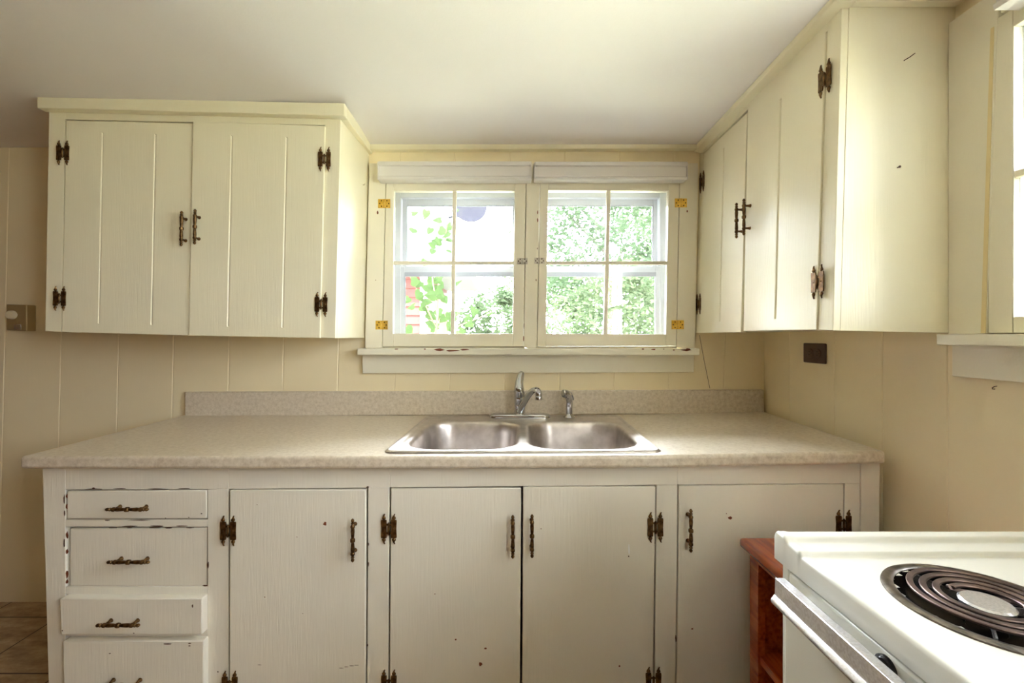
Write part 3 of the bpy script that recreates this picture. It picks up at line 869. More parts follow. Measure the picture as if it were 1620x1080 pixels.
def unit(name, O, G, side, gx):
    """O: outer quad of the casement, G: glazed opening quad, gx: outer glass limits in X"""
    w = stand(name, (pt((O[0][0] + O[1][0]) / 2, 548, YT).x, YB, HZ[0]))
    # deep painted jamb lining in the wall opening
    jx0 = pt(O[3][0], 0, YT).x + 0.004; jx1 = pt(O[1][0], 0, YT).x - 0.004
    bm = NB(); z0, z1 = CZ - 0.05, CZ + 0.654
    box(bm, jx0 - .008, jx0 + .004, YB - .001, 2.075, z0, z1); box(bm, jx1 - .004, jx1 + .008, YB - .001, 2.075, z0, z1)
    box(bm, jx0, jx1, YB - .001, 2.075, z1 - .006, z1 + .006); box(bm, jx0, jx1, YB - .001, 2.075, z0 - .006, z0 + .004)
    obj('jamb', bm, M_trim, w)
    # outer vinyl frame and sashes
    g0, g1 = gx; gt_, gm, gb_ = CZ + 0.598, CZ + 0.285, CZ + 0.0
    bm = NB()
    box(bm, jx0, g0 - .022, 2.02, 2.07, z0, z1); box(bm, g1 + .022, jx1, 2.02, 2.07, z0, z1)
    box(bm, g0 - .022, g1 + .022, 2.02, 2.07, gt_ + .028, z1); box(bm, g0 - .022, g1 + .022, 2.02, 2.07, z0, gb_ - .03)
    obj('outer_frame', bm, M_vinyl, w, bev=0.002)
    def sash(nm, Y, x0, x1, za, zb_, rl):
        bm = NB(); q = .02
        box(bm, x0 - q, x0, Y, Y + .02, za - q, zb_ + rl); box(bm, x1, x1 + q, Y, Y + .02, za - q, zb_ + rl)
        box(bm, x0, x1, Y, Y + .02, zb_, zb_ + rl); box(bm, x0, x1, Y, Y + .02, za - q, za)
        o = obj(nm, bm, M_vinyl, w, bev=0.0015)
        bm = NB(); box(bm, x0 - .001, x1 + .001, Y + .009, Y + .012, za, zb_); p = obj('pane', bm, M_glass, o, smooth=False)
        bm = NB()
        for a, b, c, d in ((x0, x0 + .003, za, zb_), (x1 - .003, x1, za, zb_), (x0 + .003, x1 - .003, zb_ - .003, zb_), (x0 + .003, x1 - .003, za, za + .003)):
            box(bm, a, b, Y + .003, Y + .0085, c, d)
        obj('gasket', bm, M_vgrey, o)
        return o
    sash('upper_sash', 2.046, g0, g1, CZ + 0.30, gt_, .03)
    lo = sash('lower_sash', 2.022, g0 - .004, g1 + .004, gb_ - .01, CZ + 0.272, .044)
    bm = NB(); box(bm, g0 - .004, g1 + .004, 2.018, 2.0215, CZ + 0.268, CZ + 0.288); obj('check_rail', bm, M_vgrey, lo)
    # inner hinged casement
    bm = NB()
    def cq(a, b, c, d, t=0.028, Y=YT + .001): slab(bm, quads(a, b, c, d, Y), t)
    cq(O[0], (G[0][0], O[0][1]), (G[3][0], O[3][1]), O[3]); cq((G[1][0], O[1][1]), O[1], O[2], (G[2][0], O[2][1]))
    cq((G[0][0], O[0][1]), (G[1][0], O[1][1]), G[1], G[0]); cq(G[3], G[2], (G[2][0], O[2][1]), (G[3][0], O[3][1]))
    mx0 = (G[0][0] + G[1][0]) / 2 + .5; mx1 = (G[3][0] + G[2][0]) / 2 - .5
    cq((mx0 - 3, G[0][1]), (mx0 + 3, G[0][1]), (mx1 + 3, G[2][1]), (mx1 - 3, G[2][1]), .018, YT + .005)
    my = 415.5
    mid0 = G[0][0] + (G[3][0] - G[0][0]) * .5; mid1 = G[1][0] + (G[2][0] - G[1][0]) * .5
    cq((mid0 - 1, my - 2.6), (mid1 + 1, my - 2.6), (mid1 + 1, my + 2.6), (mid0 - 1, my + 2.6), .018, YT + .0055)
    cs = obj('casement', bm, M_trim, w, bev=0.0025)
    bm = NB(); slab(bm, quads(*G, YT + .015), .003); obj('pane', bm, M_glass, cs, smooth=False)
    hx = ((608, 322), (604, 514)) if side < 0 else ((1077, 321), (1072, 513.5))
    for h in hx:
        c = pt(*h, YT); c.y = YT - .0003; place('hinge', ME_butt, c, cs, label='brass butt hinge')
    c = pt(826.5 if side < 0 else 853.5, 413 if side < 0 else 412.5, YT); c.y = YT - .0003; place('latch', ME_latch, c, cs, label='paint-smeared steel latch plate')
    return w


S2 = F / 2.04
unit('window_1', ((611, 288), (832, 288), (828, 548), (605, 548)), ((623, 301.5), (814.5, 301.5), (811, 527.5), (621.5, 527.5)), -1, ((643 - CX) / S2, (812 - CX) / S2))
unit('window_2', ((855, 286.5), (1075, 286.5), (1070, 546.5), (850, 547.5)), ((867.5, 300.5), (1058, 301.5), (1053.5, 528.5), (863.5, 527.5)), 1, ((860 - CX) / S2, (1034 - CX) / S2))

# roller shade cassettes over each half of the window
def cassette(x0, x1, y0, y1, label):
    bm = NB(); Y = 1.865
    sc = Y / F; h = (y1 - y0) * sc
    prof = [(0.05, 0), (0, 0), (0, -.016), (.008, -.018), (.010, -.058), (.004, -.060), (.0, -.064), (.002, -h + .003), (.006, -h), (0.05, -h)]
    extr(bm, prof, pt(x0, y0, Y), pt(x1, y0, Y))
    o = obj('roller_shade', bm, M_shade, bev=0.001); tag(o, label, 'shade', 'rolled-up shades in white cassettes over the sink window')
    bm = NB()
    e = pt(x1, y0, Y)
    box(bm, e.x, e.x + .004, Y + .001, Y + .05, e.z - h + .002, e.z - .002); e = pt(x0, y0, Y)
    obj('end_cap', bm, M_shade, o); bm = NB()
    box(bm, e.x - .004, e.x, Y + .001, Y + .05, e.z - h + .002, e.z - .002)
    obj('end_cap', bm, M_shade, o)
    return o


cassette(598.5, 839.5, 255, 284, 'rolled-up white shade in its cassette above the window half nearer the grooved door cabinet')
cassette(847, 1087, 255.5, 283.5, 'rolled-up white shade in its cassette above the window half nearer the side wall')

# ------------------------------------------------------------------ side window
w = stand('window_3', (XW, 0.6, RZ0))
xp = XW - 0.02
def yb(px, X): return F * X / (px - CX)
bm = NB()
yj = yb(1563, xp + .004)
v_ = [(xp, YN - .001, CZ + .004), (xp, yj, CZ + .004), (xp, yj - .026, CZ + .78), (xp, YN - .001, CZ + .78)]
quadstrip(v_, [(XW - .0005, p[1], p[2]) for p in v_])
box(bm, xp, XW - .0005, RY0 - .09, RY0 + .01, CZ + .004, CZ + .78)
box(bm, xp, XW - .0005, RY0 + .01, yj - .03, RZ1 + .0, CZ + .78)
obj('casing', bm, M_trim, w, bev=0.0015)
bm = NB()
ys1, ys0 = yj - .003, RY0 + .012; zs0, zs1 = CZ + .006, CZ + .715
xs = xp + .001
box(bm, xs, xs + .03, ys1 - .050, ys1, zs0, zs1); box(bm, xs, xs + .03, ys0, ys0 + .05, zs0, zs1)
box(bm, xs, xs + .03, ys0 + .05, ys1 - .05, zs0, zs0 + .035); box(bm, xs, xs + .03, ys0 + .05, ys1 - .05, zs1 - .04, zs1)
box(bm, xs + .004, xs + .024, (ys0 + ys1) / 2 - .009, (ys0 + ys1) / 2 + .009, zs0 + .03, zs1 - .03)
box(bm, xs + .004, xs + .024, ys0 + .04, ys1 - .04, CZ + .345, CZ + .36)
cs = obj('casement', bm, M_trim, w, bev=0.002)
bm = NB(); box(bm, xs + .014, xs + .017, ys0 + .05, ys1 - .05, zs0 + .035, zs1 - .04); obj('pane', bm, M_glass, cs, smooth=False)
bm = NB()
for a, b, c, d in ((RY0, RY0 + .03, RZ0, RZ1), (RY1 - .03, RY1, RZ0, RZ1), (RY0, RY1, RZ1 - .03, RZ1), (RY0, RY1, RZ0 - .01, RZ0 + .02), (RY0, RY1, CZ + .33, CZ + .36)): box(bm, XW + .055, XW + .085, a, b, c, d)
obj('outer_frame', bm, M_vinyl, w)
bm = NB()
ty = [(.0, .0), (.0, .0)]
v_ = [(xp - .0012, yj + .001, CZ + .006), (xp - .0012, yj + .011, CZ + .006), (xp - .0012, yj - .010, CZ + .70), (xp - .0012, yj - .017, CZ + .70)]
quadstrip(v_, [(xp + .001, p[1], p[2]) for p in v_]); obj('old_tape', bm, M_yellow, w)
bm = NB(); box(bm, 1.06, XW - .0005, RY0 - .12, yb(1481.5, 1.06), CZ - .022, CZ + .0035)
o = obj('stool', bm, M_trimh, w, bev=0.002)
bm = NB(); box(bm, XW - .018, XW - .0005, RY0 - .08, yb(1506, XW - .018), CZ - .10, CZ - .022)
obj('apron', bm, M_trimh, w, bev=0.0015)
bm = NB()
YS = yb(1572, 1.055)
a_ = [(1.055, YS, CZ + .70), (1.052, YS, CZ + .712), (1.060, YS, CZ + .716), (1.060, YS, CZ + .745), (1.05, YS, CZ + .750), (1.05, YS, CZ + .765), (XW - .021, YS, CZ + .765), (XW - .021, YS, CZ + .70)]
quadstrip(a_, [(p[0], RY0 - .05, p[2]) for p in a_])
o = obj('roller_shade', bm, M_shade, bev=0.001)
tag(o, 'white shade cassette above the side window, next to the tall cabinet', 'shade')

# ------------------------------------------------------------------ small wall things
# outlet
oy1, oy0 = yb(1271, XW - .006), yb(1306, XW - .006)
oz = CZ + (CY - 558.5) * ((oy0 + oy1) / 2) / F; oy = (oy0 + oy1) / 2
out = thing('electrical_outlet', 'dark brown double outlet plate mounted sideways on the cream side wall above the countertop', 'outlet', (XW, oy, oz))
bm = NB(); box(bm, XW - .007, XW - .0003, oy - (oy1 - oy0) / 2, oy + (oy1 - oy0) / 2, oz - .036, oz + .036); obj('cover_plate', bm, M_brown, out, bev=0.003)
for s in (-1, 1):
    bm = NB(); lathe(bm, [(.017, 0), (.0165, .002), (.015, .0024)], Matrix.Translation((XW - .0065, oy + s * .020, oz)) @ Matrix.Rotation(-math.pi / 2, 4, 'Y'), 24)
    r = obj('socket', bm, M_brown, out)
    bm = NB()
    for q in (-.006, .006): box(bm, XW - .0094, XW - .0088, oy + s * .020 - .004, oy + s * .020 + .005, oz + q - .0012, oz + q + .0012)
    lathe(bm, [(.0022, 0), (.002, .0006)], Matrix.Translation((XW - .0089, oy + s * .020 - .009, oz)) @ Matrix.Rotation(-math.pi / 2, 4, 'Y'), 10)
    obj('slot', bm, M_slot, r)
# thermostat
Yt = 1.895
th_ = thing('thermostat', 'aged metal wall thermostat with an ivory knob on the dim panelled wall', 'thermostat', tuple(pt(27, 502, YB)))
bm = NB(); slab(bm, quads((10, 481), (42, 482), (42, 523.5), (10, 522), Yt), YB - Yt - .0005); obj('housing', bm, M_beige, th_, bev=0.003)
bm = NB(); c = pt(20, 498, Yt)
lathe(bm, [(.018, -.001), (.0185, .003), (.017, .012), (.0145, .0145), (.001, .015)], Matrix.Translation(c) @ Matrix.Scale(1.15, 4, (1, 0, 0)) @ Matrix.Rotation(math.pi / 2, 4, 'X'), 24)
obj('knob', bm, M_knob, th_)
bm = NB(); slab(bm, quads((22, 513), (33, 513), (33, 521), (22, 521), Yt - .0015), .002); obj('badge', bm, M_badge, th_, bev=.0008)


# nails and hooks
def nail(name, pts_, r, label, m=M_chipdark, head=None, cat='nail'):
    bm = NB(); tube(bm, pts_, r, 8)
    if head: lathe(bm, [(head, 0), (head, .0012), (.0005, .0018)], Matrix.Translation(pts_[-1]) @ Matrix.Rotation(math.pi / 2, 4, 'X'), 10)
    tag(obj(name, bm, m), label, cat)


q = pt(1430, 96, YN)
nail('nail', [q + Vector((0, .004, 0)), q + Vector((0, -.003, 0)), q + Vector((.006, -.010, .003)), q + Vector((.015, -.014, .010))], .0010, 'small bent nail high in the end panel of the tall cabinet')
q = pt(1420, 265, YN)
nail('screw', [q + Vector((0, .004, 0)), q + Vector((0, -.006, 0))], .0013, 'tiny screw in the middle of the end panel, below the bent nail', head=.003, cat='screw')
q = Vector((XW, yb(1577, XW), CZ + (CY - 610.5) * yb(1577, XW) / F))
nail('hook', [q + Vector((.002, 0, 0)), q + Vector((-.005, 0, -.001)), q + Vector((-.007, .003, -.004)), q + Vector((-.006, .004, -.007)), q + Vector((-.003, .001, -.007))], .0010, 'tiny curled hook in the cream wall under the side window sill', cat='hook')
sx_ = pt(537, 292, YU).x
q = Vector((sx_ + .0, 1.86, CZ + (CY - 292) * 1.86 / F))
q.x = Pq[1].x + (Pq[2].x - Pq[1].x) * ((292 - 187) / 348)
nail('hook', [q + Vector((-.003, 0, 0)), q + Vector((.010, -.004, -.002)), q + Vector((.011, -.004, .004))], .0011, 'small wire hook on the side of the cabinet with grooved doors beside the sink window', mat('painted_wire', srgb(196, 180, 140), .4), cat='hook')

p0_, p1_ = pt(1106.5, 530, YB - .004), pt(1123, 614, YB - .004)
bm = NB(); tube(bm, [p0_, p0_.lerp(p1_, .5) + Vector((-.001, 0, 0)), p1_], .0008, 6)
tag(obj('wire', bm, M_chipdark), 'thin slanting wire running down the cream wall beside the sink window sill', 'wire')

# ------------------------------------------------------------------ wooden shelf unit between cabinet and stove
su = thing('shelf_unit', 'orange-brown stained wooden shelf unit tucked between the base cabinet and the stove', 'shelf', (0.85, 1.0, 0))
KY0, KY1 = 0.80, 1.22
kx = (1172 - CX) * KY1 / F; kz = CZ - (852 - CY) * KY1 / F
bm = NB()
slab(bm, [Vector((kx, KY0, kz)), Vector((kx, KY1 + .012, kz)), Vector((1.10, KY1 + .012, kz)), Vector((1.10, KY0, kz))], .026, Vector((0, 0, -1)))
obj('top_board', bm, M_red, su, bev=0.009, seg=3)
bm = NB()
x0 = (1190 - CX) * (KY1 - .005) / F
box(bm, x0, 1.09, KY1 - .024, KY1 - .002, 0, kz - .026); obj('side_panel', bm, M_red, su, bev=.001)
bm = NB(); box(bm, x0, 1.09, KY0 + .004, KY0 + .024, 0, kz - .026); obj('side_panel', bm, M_red, su, bev=.001)
bm = NB(); box(bm, 1.075, 1.088, KY0 + .024, KY1 - .024, 0.02, kz - .026); obj('back_panel', bm, M_red, su)
bm = NB(); box(bm, x0 - .004, x0 + .016, KY1 - .040, KY1 - .0, 0, kz - .026); box(bm, x0 - .004, x0 + .016, KY0 + .0, KY0 + .036, 0, kz - .026)
box(bm, x0 - .004, x0 + .016, KY0 + .036, KY1 - .040, kz - .05, kz - .026); obj('face_frame', bm, M_red, su, bev=.001)
zs_ = CZ - (1022 - CY) * KY1 / F
for z in (zs_, 0.06):
    bm = NB(); box(bm, x0 + .002, 1.075, KY0 + .024, KY1 - .024, z - .02, z); obj('shelf_board', bm, M_red, su, bev=.001)

# ------------------------------------------------------------------ stove
st = thing('electric_stove', 'cream enamel electric coil stove with a chrome bar handle against the side wall', 'stove', (0.8, 0.4, 0))
EX0, EX1, EY0, EY1 = 0.4755, 1.115, 0.02, 0.783
ET = CZ - 0.354
BUR = [(0.635, 0.586, 0.101), (0.635, 0.205, 0.101), (0.935, 0.586, 0.101), (0.935, 0.205, 0.101)]
bm = NB()
def prof_top(d):   # height above the cooking surface against distance from the far edge
    if d < .006: return .0135 - .006 * (1 - math.sqrt(max(0, 1 - (1 - d / .006) ** 2)))
    if d < .022: return .0135
    if d < .036: return .0135 - .0065 * sstep((d - .022) / .014)
    if d < .060: return .0070 - .001 * (d - .036) / .024
    return .006 * (1 - sstep((d - .060) / .010))
def prof_left(d):
    if d < .006: return -.006 * (1 - math.sqrt(max(0, 1 - (1 - d / .006) ** 2)))
    if d < .012: return 0.0
    return -.0012 * sstep((d - .012) / .01)
def axis(a, b, fine, step):
    s_ = set([round(a, 5), round(b, 5)])
    t = a
    while t < b: s_.add(round(t, 5)); t += step
    for f0, f1, st_ in fine:
        t = f0
        while t <= f1: s_.add(round(t, 5)); t += st_
    return sorted(s_)
xsn = axis(EX0, EX1, [(EX0, EX0 + .024, .0015)], .0105); ysn = axis(EY0, EY1, [(EY1 - .075, EY1, .002), (EY0, EY0 + .02, .002)], .0105)
vg = []
for y in ysn:
    row = []
    for x in xsn:
        z = ET + max(prof_top(EY1 - y), 0) + prof_left(x - EX0) + prof_left(y - EY0) * (1 if y - EY0 < .03 else 0)
        if x - EX0 < .02 and EY1 - y < .06:
            z = ET + prof_top(EY1 - y) + prof_left(x - EX0)
        row.append(bm.verts.new((x, y, z)))
    vg.append(row)
for j in range(len(ysn) - 1):
    for i in range(len(xsn) - 1):
        cx_, cy_ = (xsn[i] + xsn[i + 1]) / 2, (ysn[j] + ysn[j + 1]) / 2
        if any(math.hypot(cx_ - b[0], cy_ - b[1]) < b[2] - .008 for b in BUR): continue
        bm.faces.new((vg[j][i], vg[j][i + 1], vg[j + 1][i + 1], vg[j + 1][i]))
zl = CZ - .390
lo = [[bm.verts.new((v.co.x, v.co.y, zl)) for v in r] for r in (vg[0], vg[-1])]
for r, l in ((vg[0], lo[0]), (vg[-1], lo[1])):
    for i in range(len(r) - 1): bm.faces.new((r[i], r[i + 1], l[i + 1], l[i]))
for i in (0, -1):
    cl = [r[i] for r in vg]
    ll = [lo[0][i]] + [bm.verts.new((r[i].co.x, r[i].co.y, zl)) for r in vg[1:-1]] + [lo[1][i]]
    for k in range(len(cl) - 1): bm.faces.new((cl[k], cl[k + 1], ll[k + 1], ll[k]))
obj('cooktop', bm, M_enamel, st)
bm = NB()
XB = 0.487
box(bm, XB, EX1, EY0 + .004, EY0 + .02, .02, zl); box(bm, XB, EX1, EY1 - .020, EY1 - .004, .02, zl); box(bm, EX1 - .016, EX1, EY0 + .02, EY1 - .02, .02, zl)
box(bm, XB, EX1 - .016, EY0 + .02, EY1 - .02, .02, .04); box(bm, XB + .01, XB + .02, EY0 + .02, EY1 - .02, .04, zl - .06)
box(bm, XB + .004, XB + .01, EY0 + .02, EY1 - .02, zl - .06, zl - .01)
obj('body', bm, M_enamel2, st, bev=.002)
for x in (.53, 1.06):
    for y in (.07, .73):
        bm = NB(); lathe(bm, [(.018, 0), (.018, .012), (.01, .021)], Matrix.Translation((x, y, 0)), 12); obj('foot', bm, M_black, st)
bm = NB(); box(bm, .4775, XB + .003, EY0 + .025, EY1 - .034, CZ - .462, CZ - .3935); obj('control_panel', bm, M_enamel2, st, bev=.006, seg=3)
bm = NB(); box(bm, .4775, XB + .003, EY0 + .025, EY1 - .022, 0.24, CZ - .468); dr = obj('oven_door', bm, M_enamel2, st, bev=.006, seg=3)
bm = NB(); box(bm, .4775, XB + .003, EY0 + .025, EY1 - .022, 0.05, 0.232); obj('storage_drawer', bm, M_enamel2, st, bev=.006, seg=3)
bm = NB()
hy0, hy1 = .06, .722
hz = CZ - .3915
pf = [(.439, 0), (.4545, 0), (.4565, -.003), (.4565, -.028), (.4775, -.040), (.4775, -.046), (.446, -.0455), (.433, -.040), (.4315, -.035), (.434, -.031), (.4385, -.026)]
quadstrip([(x, hy1, hz + z) for x, z in pf], [(x, hy0, hz + z) for x, z in pf])
obj('handle', bm, M_handle, dr, bev=.0012)
bm = NB()
for y in (.555, .46, .36, .27, .17):
    lathe(bm, [(.0155, 0), (.0155, .004), (.0125, .006), (.0115, .020), (.0095, .022), (.001, .0225)], Matrix.Translation((.4775, y, CZ - .414)) @ Matrix.Rotation(-math.pi / 2, 4, 'Y'), 22)
    obj('control_knob', bm, M_black, st); bm = NB()
bm.free()


def burner_meshes():
    bm = NB()   # drip ring
    lathe(bm, [(.0925, -.004), (.0925, .0015), (.095, .0030), (.102, .0034), (.1065, .0018), (.1075, -.0006)], n=72, cap=False)
    ring = bm
    bm = NB()
    lathe(bm, [(.0927, .0008), (.088, -.008), (.074, -.020), (.05, -.027), (.022, -.028), (.020, -.030)], n=60, cap=False)
    bm.faces.new([bm.verts.new((.020 * math.cos(2 * math.pi * k / 30), .020 * math.sin(2 * math.pi * k / 30), -.030)) for k in range(30)])
    pan = bm
    bm = NB()   # coil
    n = 260; turns = 3.35; r0, r1 = .0810, .0350
    rings = []
    sec = [(-.0032, .0022), (.0032, .0022), (.0040, .0010), (.0032, -.0018), (0, -.0026), (-.0032, -.0018), (-.0040, .0010)]
    def ring_at(c, d, sc_=1):
        s_ = Vector((d.y, -d.x, 0)).normalized()
        return [bm.verts.new(c + s_ * a * sc_ + Vector((0, 0, b * sc_))) for a, b in sec]
    for i in range(n + 1):
        t = i / n; a = math.radians(-20) + turns * 2 * math.pi * t; r = r0 + (r1 - r0) * t
        c = Vector((r * math.cos(a), r * math.sin(a), .0068)); d = Vector((-math.sin(a), math.cos(a), 0))
        rings.append(ring_at(c, d))
    for a, b in zip(rings, rings[1:]):
        for k in range(len(sec)): bm.faces.new((a[k], a[(k + 1) % len(sec)], b[(k + 1) % len(sec)], b[k]))
    bm.faces.new(rings[0]); bm.faces.new(rings[-1][::-1])
    # the ends dive outwards below the coil to the terminal
    a = math.radians(-20) + turns * 2 * math.pi
    e = Vector((r1 * math.cos(a), r1 * math.sin(a), .0068))
    tube(bm, spline([e, e + Vector((.003, .006, -.004)), e + Vector((.02, .006, -.010)), (.095, .0, -.012)], 6), .0036, 8)
    e = Vector((r0 * math.cos(math.radians(-20)), r0 * math.sin(math.radians(-20)), .0068))
    tube(bm, spline([e, e + Vector((.003, -.004, -.002)), (.088, -.020, -.010), (.095, -.012, -.012)], 5), .0036, 8)
    coil = bm
    bm = NB()
    lathe(bm, [(.0270, -.001), (.0280, .004), (.0255, .0062), (.0005, .0066)], n=32)
    med = bm
    bm = NB()
    for k in range(3):
        a = math.radians(100 + 120 * k); M = Matrix.Rotation(a, 4, 'Z')
        v = [M @ Vector(p) for p in ((.012, -.001, .002), (.088, -.001, .002), (.088, .001, .002), (.012, .001, .002), (.012, -.001, -.008), (.088, -.001, -.008), (.088, .001, -.008), (.012, .001, -.008))]
        v = [bm.verts.new(p) for p in v]
        for f in ((0, 1, 2, 3), (4, 7, 6, 5), (0, 4, 5, 1), (1, 5, 6, 2), (2, 6, 7, 3), (3, 7, 4, 0)): bm.faces.new([v[i] for i in f])
    return ring, pan, coil, med, bm


parts0 = None
for (bx_, by_, br) in BUR:
    if parts0 is None:
        R_, P_, K_, D_, T_ = burner_meshes()
        parts0 = []
        for nm, b_, m_ in (('drip_ring', R_, M_ring), ('drip_pan', P_, M_pan), ('support', T_, M_handle), ('coil', K_, M_coil), ('medallion', D_, M_handle)):
            bmesh.ops.recalc_face_normals(b_, faces=b_.faces); me = bpy.data.meshes.new(nm); b_.to_mesh(me); b_.free(); me.materials.append(m_); parts0.append((nm, me))
    ring = None
    for nm, me in parts0:
        o = obj(nm, me, None)
        o.location = (bx_, by_, ET - .0012); o.rotation_euler = (0, 0, math.radians(8))
        adopt(o, st)
bm = NB(); box(bm, EX1 - .05, EX1 - .002, EY0, EY1 - .075, ET - .002, ET + .03)
obj('back_guard', bm, M_enamel, st, bev=.004)

# ------------------------------------------------------------------ outdoors
g = mat('pale_bounce_grass', srgb(186, 188, 160), 0.9); bm = NB(); box(bm, -30, 30, YB + .3, 50, -.7, -.6); box(bm, 1.5, 30, -30, YB + .3, -.7, -.6); box(bm, -30, 1.5, -30, YF - .3, -.7, -.6)  # grass coloured pale to throw light up onto the ceiling
o = obj('lawn', bm, g); o['kind'] = 'structure'
M_leafL = [leaf_mat('tree_leaf_%s' % n, c, t) for n, c, t in (('fresh', srgb(86, 96, 80), srgb(62, 80, 52)), ('soft', srgb(80, 92, 78), srgb(58, 76, 50)), ('pale', srgb(90, 100, 82), srgb(66, 84, 54)))]
M_bark = mat('pale_bark', srgb(88, 84, 80), .9)


def tree(x, y, base, h, rx, ry, rz, zc, n, ls, mi, label, trunk_r=.09, seed=0):
    rnd = random.Random(seed); n = int(n * 1.8); ls *= .62
    t = thing('tree', label, 'tree', (x, y, base), 'trees beyond the sink window')
    bm = NB()
    tp_ = Vector((x + rnd.uniform(-.2, .2), y, base + h * .85))
    tube(bm, spline([(x, y, base), (x + rnd.uniform(-.1, .1), y, base + h * .4), tp_], 6), [trunk_r * (1 - .055 * i) for i in range(13)], 8)
    for k in range(7):
        z0 = base + h * rnd.uniform(.3, .75); a = rnd.uniform(0, 6.28)
        tube(bm, [(x, y, z0), (x + math.cos(a) * rx * .5, y + math.sin(a) * ry * .5, z0 + h * .12), (x + math.cos(a) * rx * .85, y + math.sin(a) * ry * .85, z0 + h * .2)], [trunk_r * .4, trunk_r * .25, .008], 5)
    obj('trunk', bm, M_bark, t)
    # foliage: leaves gathered on clumps over the crown
    V = []; Fc = []
    cl = []
    for k in range(max(14, n // 90)):
        d = Vector((rnd.gauss(0, 1), rnd.gauss(0, 1), rnd.gauss(0, 1))).normalized() * rnd.uniform(.45, 1) ** .5
        cl.append((Vector((x + d.x * rx, y + d.y * ry, zc + d.z * rz)), rnd.uniform(.18, .34) * (rx + rz) / 2))
    for k in range(n):
        c, r = rnd.choice(cl); d = Vector((rnd.gauss(0, 1), rnd.gauss(0, 1), rnd.gauss(0, .6)))
        p = c + d * r * .55
        u = Vector((rnd.gauss(0, 1), rnd.gauss(0, 1), rnd.gauss(0, .5))).normalized(); w_ = u.orthogonal().normalized(); w_.rotate(Matrix.Rotation(rnd.uniform(0, 6.28), 3, u))
        s_ = ls * rnd.uniform(.6, 1.3); q_ = len(V)
        bend = u.cross(w_) * s_ * .15
        V += [p - u * s_, p + w_ * s_ * .5 + bend, p + u * s_, p - w_ * s_ * .5 + bend]; Fc.append((q_, q_ + 1, q_ + 2, q_ + 3))
    me = bpy.data.meshes.new('foliage'); me.from_pydata([tuple(v) for v in V], [], Fc)
    o = obj('foliage', me, M_leafL[mi], t, smooth=False)
    return t


tree(1.80, 7.6, -.6, 4.6, 1.05, .8, 1.6, 2.7, 4600, .08, 1, 'tall leafy tree filling the upper panes of the window half nearer the side wall', .10, 3)
tree(3.45, 9.8, -.6, 5.4, 1.35, 1.0, 1.9, 3.2, 4600, .09, 0, 'tree with a visible grey branch behind the pane corner nearest the tall cabinet', .10, 5)
tree(1.32, 5.3, -.6, 2.2, .66, .5, .68, 1.35, 3200, .055, 2, 'low bushy tree behind the lower panes of the window half nearer the side wall', .05, 8)
tree(-.12, 8.6, -.6, 2.4, .80, .7, .75, 1.35, 3000, .07, 0, 'low pale tree under the open sky in the window half with the red shed', .06, 11)
tree(1.1, 12.0, -.6, 3.8, 1.3, 1.0, 1.3, 1.9, 3600, .10, 2, 'distant pale tree between the low trees', .08, 14)
tree(2.45, 5.9, -.6, 2.6, .60, .6, .95, 1.5, 2400, .06, 1, 'broad low tree at the outer edge of the window view', .06, 17)

# neighbouring red shed with pale roof edge
sh = thing('red_shed', 'red clapboard shed with a pale sloping roof edge outside the window', 'shed', (-2.6, 6.2, -.6))
M_sid = mat('red_clapboard', srgb(74, 30, 28), .7); M_wt = mat('white_board', srgb(200, 200, 200), .6); M_rf = mat('pale_roof', srgb(84, 84, 92), .8)
Ysh = 5.2
ex = (668 - CX) * Ysh / F
bm = NB()
zt = CZ + (CY - 392) * Ysh / F
z = -.6
while z < zt - .01:
    z2 = min(z + .105, zt)
    v = [bm.verts.new(p) for p in ((ex - 1.1, Ysh - .018, z), (ex, Ysh - .018, z), (ex, Ysh, z2), (ex - 1.1, Ysh, z2), (ex - 1.1, Ysh + .05, z), (ex, Ysh + .05, z), (ex, Ysh + .05, z2), (ex - 1.1, Ysh + .05, z2))]
    for f in ((0, 1, 2, 3), (4, 7, 6, 5), (0, 4, 5, 1), (3, 2, 6, 7), (0, 3, 7, 4), (1, 5, 6, 2)): bm.faces.new([v[i] for i in f])
    z = z2
box(bm, ex - 1.1, ex, Ysh + .05, Ysh + 2.4, -.6, zt)
obj('siding', bm, M_sid, sh, smooth=False)
bm = NB(); box(bm, ex - .02, ex + .05, Ysh - .03, Ysh + .05, -.6, zt); obj('corner_board', bm, M_wt, sh)
bm = NB()
r0_ = pt(700, 322, Ysh - .25); r1_ = pt(744, 418, Ysh - .25); rl = r0_ + (r0_ - r1_) * 1.2
poly = [(r1_.x, r1_.z), (r0_.x, r0_.z), (rl.x, rl.z), (rl.x - .9, rl.z - 1.2), (ex - 2.4, zt), (ex + .06, zt), (r1_.x - .1, r1_.z - .05)]
poly = [(r1_.x, r1_.z), (rl.x, rl.z), (rl.x - 1.9, r1_.z - .04), (r1_.x - .06, r1_.z - .04)]
prism(bm, poly, 2.6, Matrix.Translation((0, Ysh - .25, 0)))
obj('roof', bm, M_rf, sh, smooth=False)
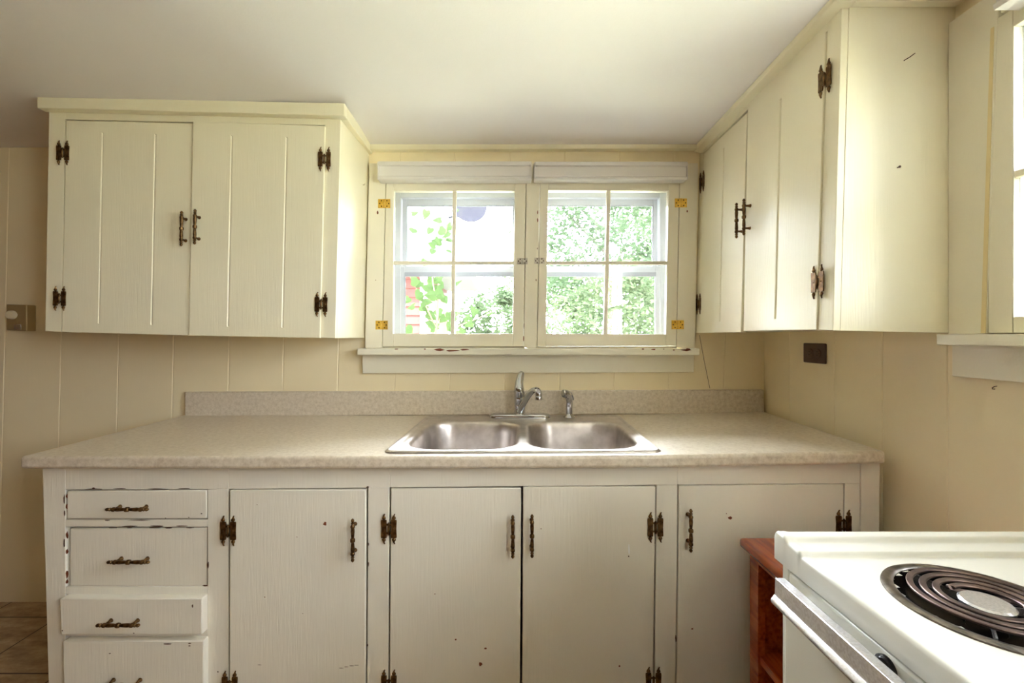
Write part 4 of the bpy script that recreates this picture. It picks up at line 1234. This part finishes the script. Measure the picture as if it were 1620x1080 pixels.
# satellite dish on the roof edge
dc = pt(742, 328, 4.85)
sd_ = thing('satellite_dish', 'dark grey round satellite dish seen through the upper pane above the shed roof', 'dish', tuple(dc))
M_dish = mat('grey_dish', srgb(40, 40, 48), .9, spec=0.05)
bm = NB(); lathe(bm, [(.005, 0), (.08, .006), (.15, .022), (.19, .04), (.192, .037), (.15, .016), (.08, .0), (.004, -.006)], Matrix.Translation(dc) @ Matrix.Rotation(math.radians(78), 4, 'X') @ Matrix.Rotation(math.radians(12), 4, 'Y'), 32, cap=False); obj('reflector', bm, M_dish, sd_)
bm = NB(); tube(bm, [dc + Vector((0, .01, 0)), dc + Vector((-.05, .12, -.05)), Vector((r0_.x - .1, 5.05, r0_.z - .15))], .014, 8); obj('mast', bm, M_dish, sd_)

# redbud shrub close outside the window
rb = thing('redbud_tree', 'young tree with heart-shaped bright green leaves close outside the window', 'tree', (-.55, 3.0, -.6))
M_rb = leaf_mat('heart_leaf', srgb(58, 74, 50), srgb(46, 62, 34)); M_tw = mat('twig', srgb(84, 72, 62), .8)
bm = NB()
Yr = 2.95
paths = [[(690, 640), (687, 560), (692, 500), (694, 450), (700, 400), (708, 350), (714, 300)],
         [(692, 500), (684, 440), (672, 380), (664, 335), (660, 300)],
         [(690, 520), (672, 480), (655, 450), (645, 430)],
         [(690, 560), (720, 520), (752, 505), (785, 490)],
         [(700, 400), (706, 370), (705, 345), (698, 322)],
         [(690, 610), (660, 560), (640, 520)]]
tips = []
rnd = random.Random(4)
for k, pa in enumerate(paths):
    off = rnd.uniform(-.15, .15) if k else 0
    P = [pt(x, y, Yr + off * min(1, i / 2)) for i, (x, y) in enumerate(pa)]
    sp_ = spline(P, 6); tube(bm, sp_, [(.010 if k == 0 else .006) * (1 - .8 * i / len(sp_)) for i in range(len(sp_))], 6)
    tips.append(sp_)
tube(bm, [pt(690, 640, Yr), (pt(690, 640, Yr).x, 2.97, .2), (-.45, 3.0, -.6)], [.010, .014, .02], 8)
obj('trunk', bm, M_tw, rb)
bm = NB()
def heart(c, s_, R):
    P = [(0, -.05), (.32, -.22), (.52, .05), (.45, .42), (.22, .75), (0, 1.05), (-.22, .75), (-.45, .42), (-.52, .05), (-.32, -.22)]
    ctr = bm.verts.new(c + R @ Vector((0, -.06 * s_, .35 * s_)))
    vs = [bm.verts.new(c + R @ Vector((x * s_, abs(x) * .25 * s_, z * s_))) for x, z in P]
    for i in range(len(vs)): bm.faces.new((ctr, vs[i], vs[(i + 1) % len(vs)]))
for k, sp_ in enumerate(tips):
    nl = (17, 11, 8, 9, 6, 8)[k]
    for j in range(nl):
        c = sp_[int((.12 + .86 * j / nl) * (len(sp_) - 1))] + Vector((rnd.uniform(-.06, .06), rnd.uniform(-.07, .07), rnd.uniform(-.04, .05)))
        if k == 0 and c.z < CZ - .05: continue
        R = Matrix.Rotation(rnd.uniform(-.8, .8), 3, 'Z') @ Matrix.Rotation(rnd.uniform(-.9, .4), 3, 'X') @ Matrix.Rotation(rnd.choice((1, -1)) * rnd.uniform(1.2, 2.9), 3, 'Y')
        heart(c, rnd.uniform(.042, .070), R)
for j in range(20):
    c = pt(rnd.uniform(640, 718), rnd.uniform(435, 525), Yr + rnd.uniform(-.2, .25))
    R = Matrix.Rotation(rnd.uniform(-.8, .8), 3, 'Z') @ Matrix.Rotation(rnd.uniform(-.9, .4), 3, 'X') @ Matrix.Rotation(rnd.uniform(0, 6.28), 3, 'Y')
    heart(c, rnd.uniform(.042, .070), R)
obj('foliage', bm, M_rb, rb, smooth=False)
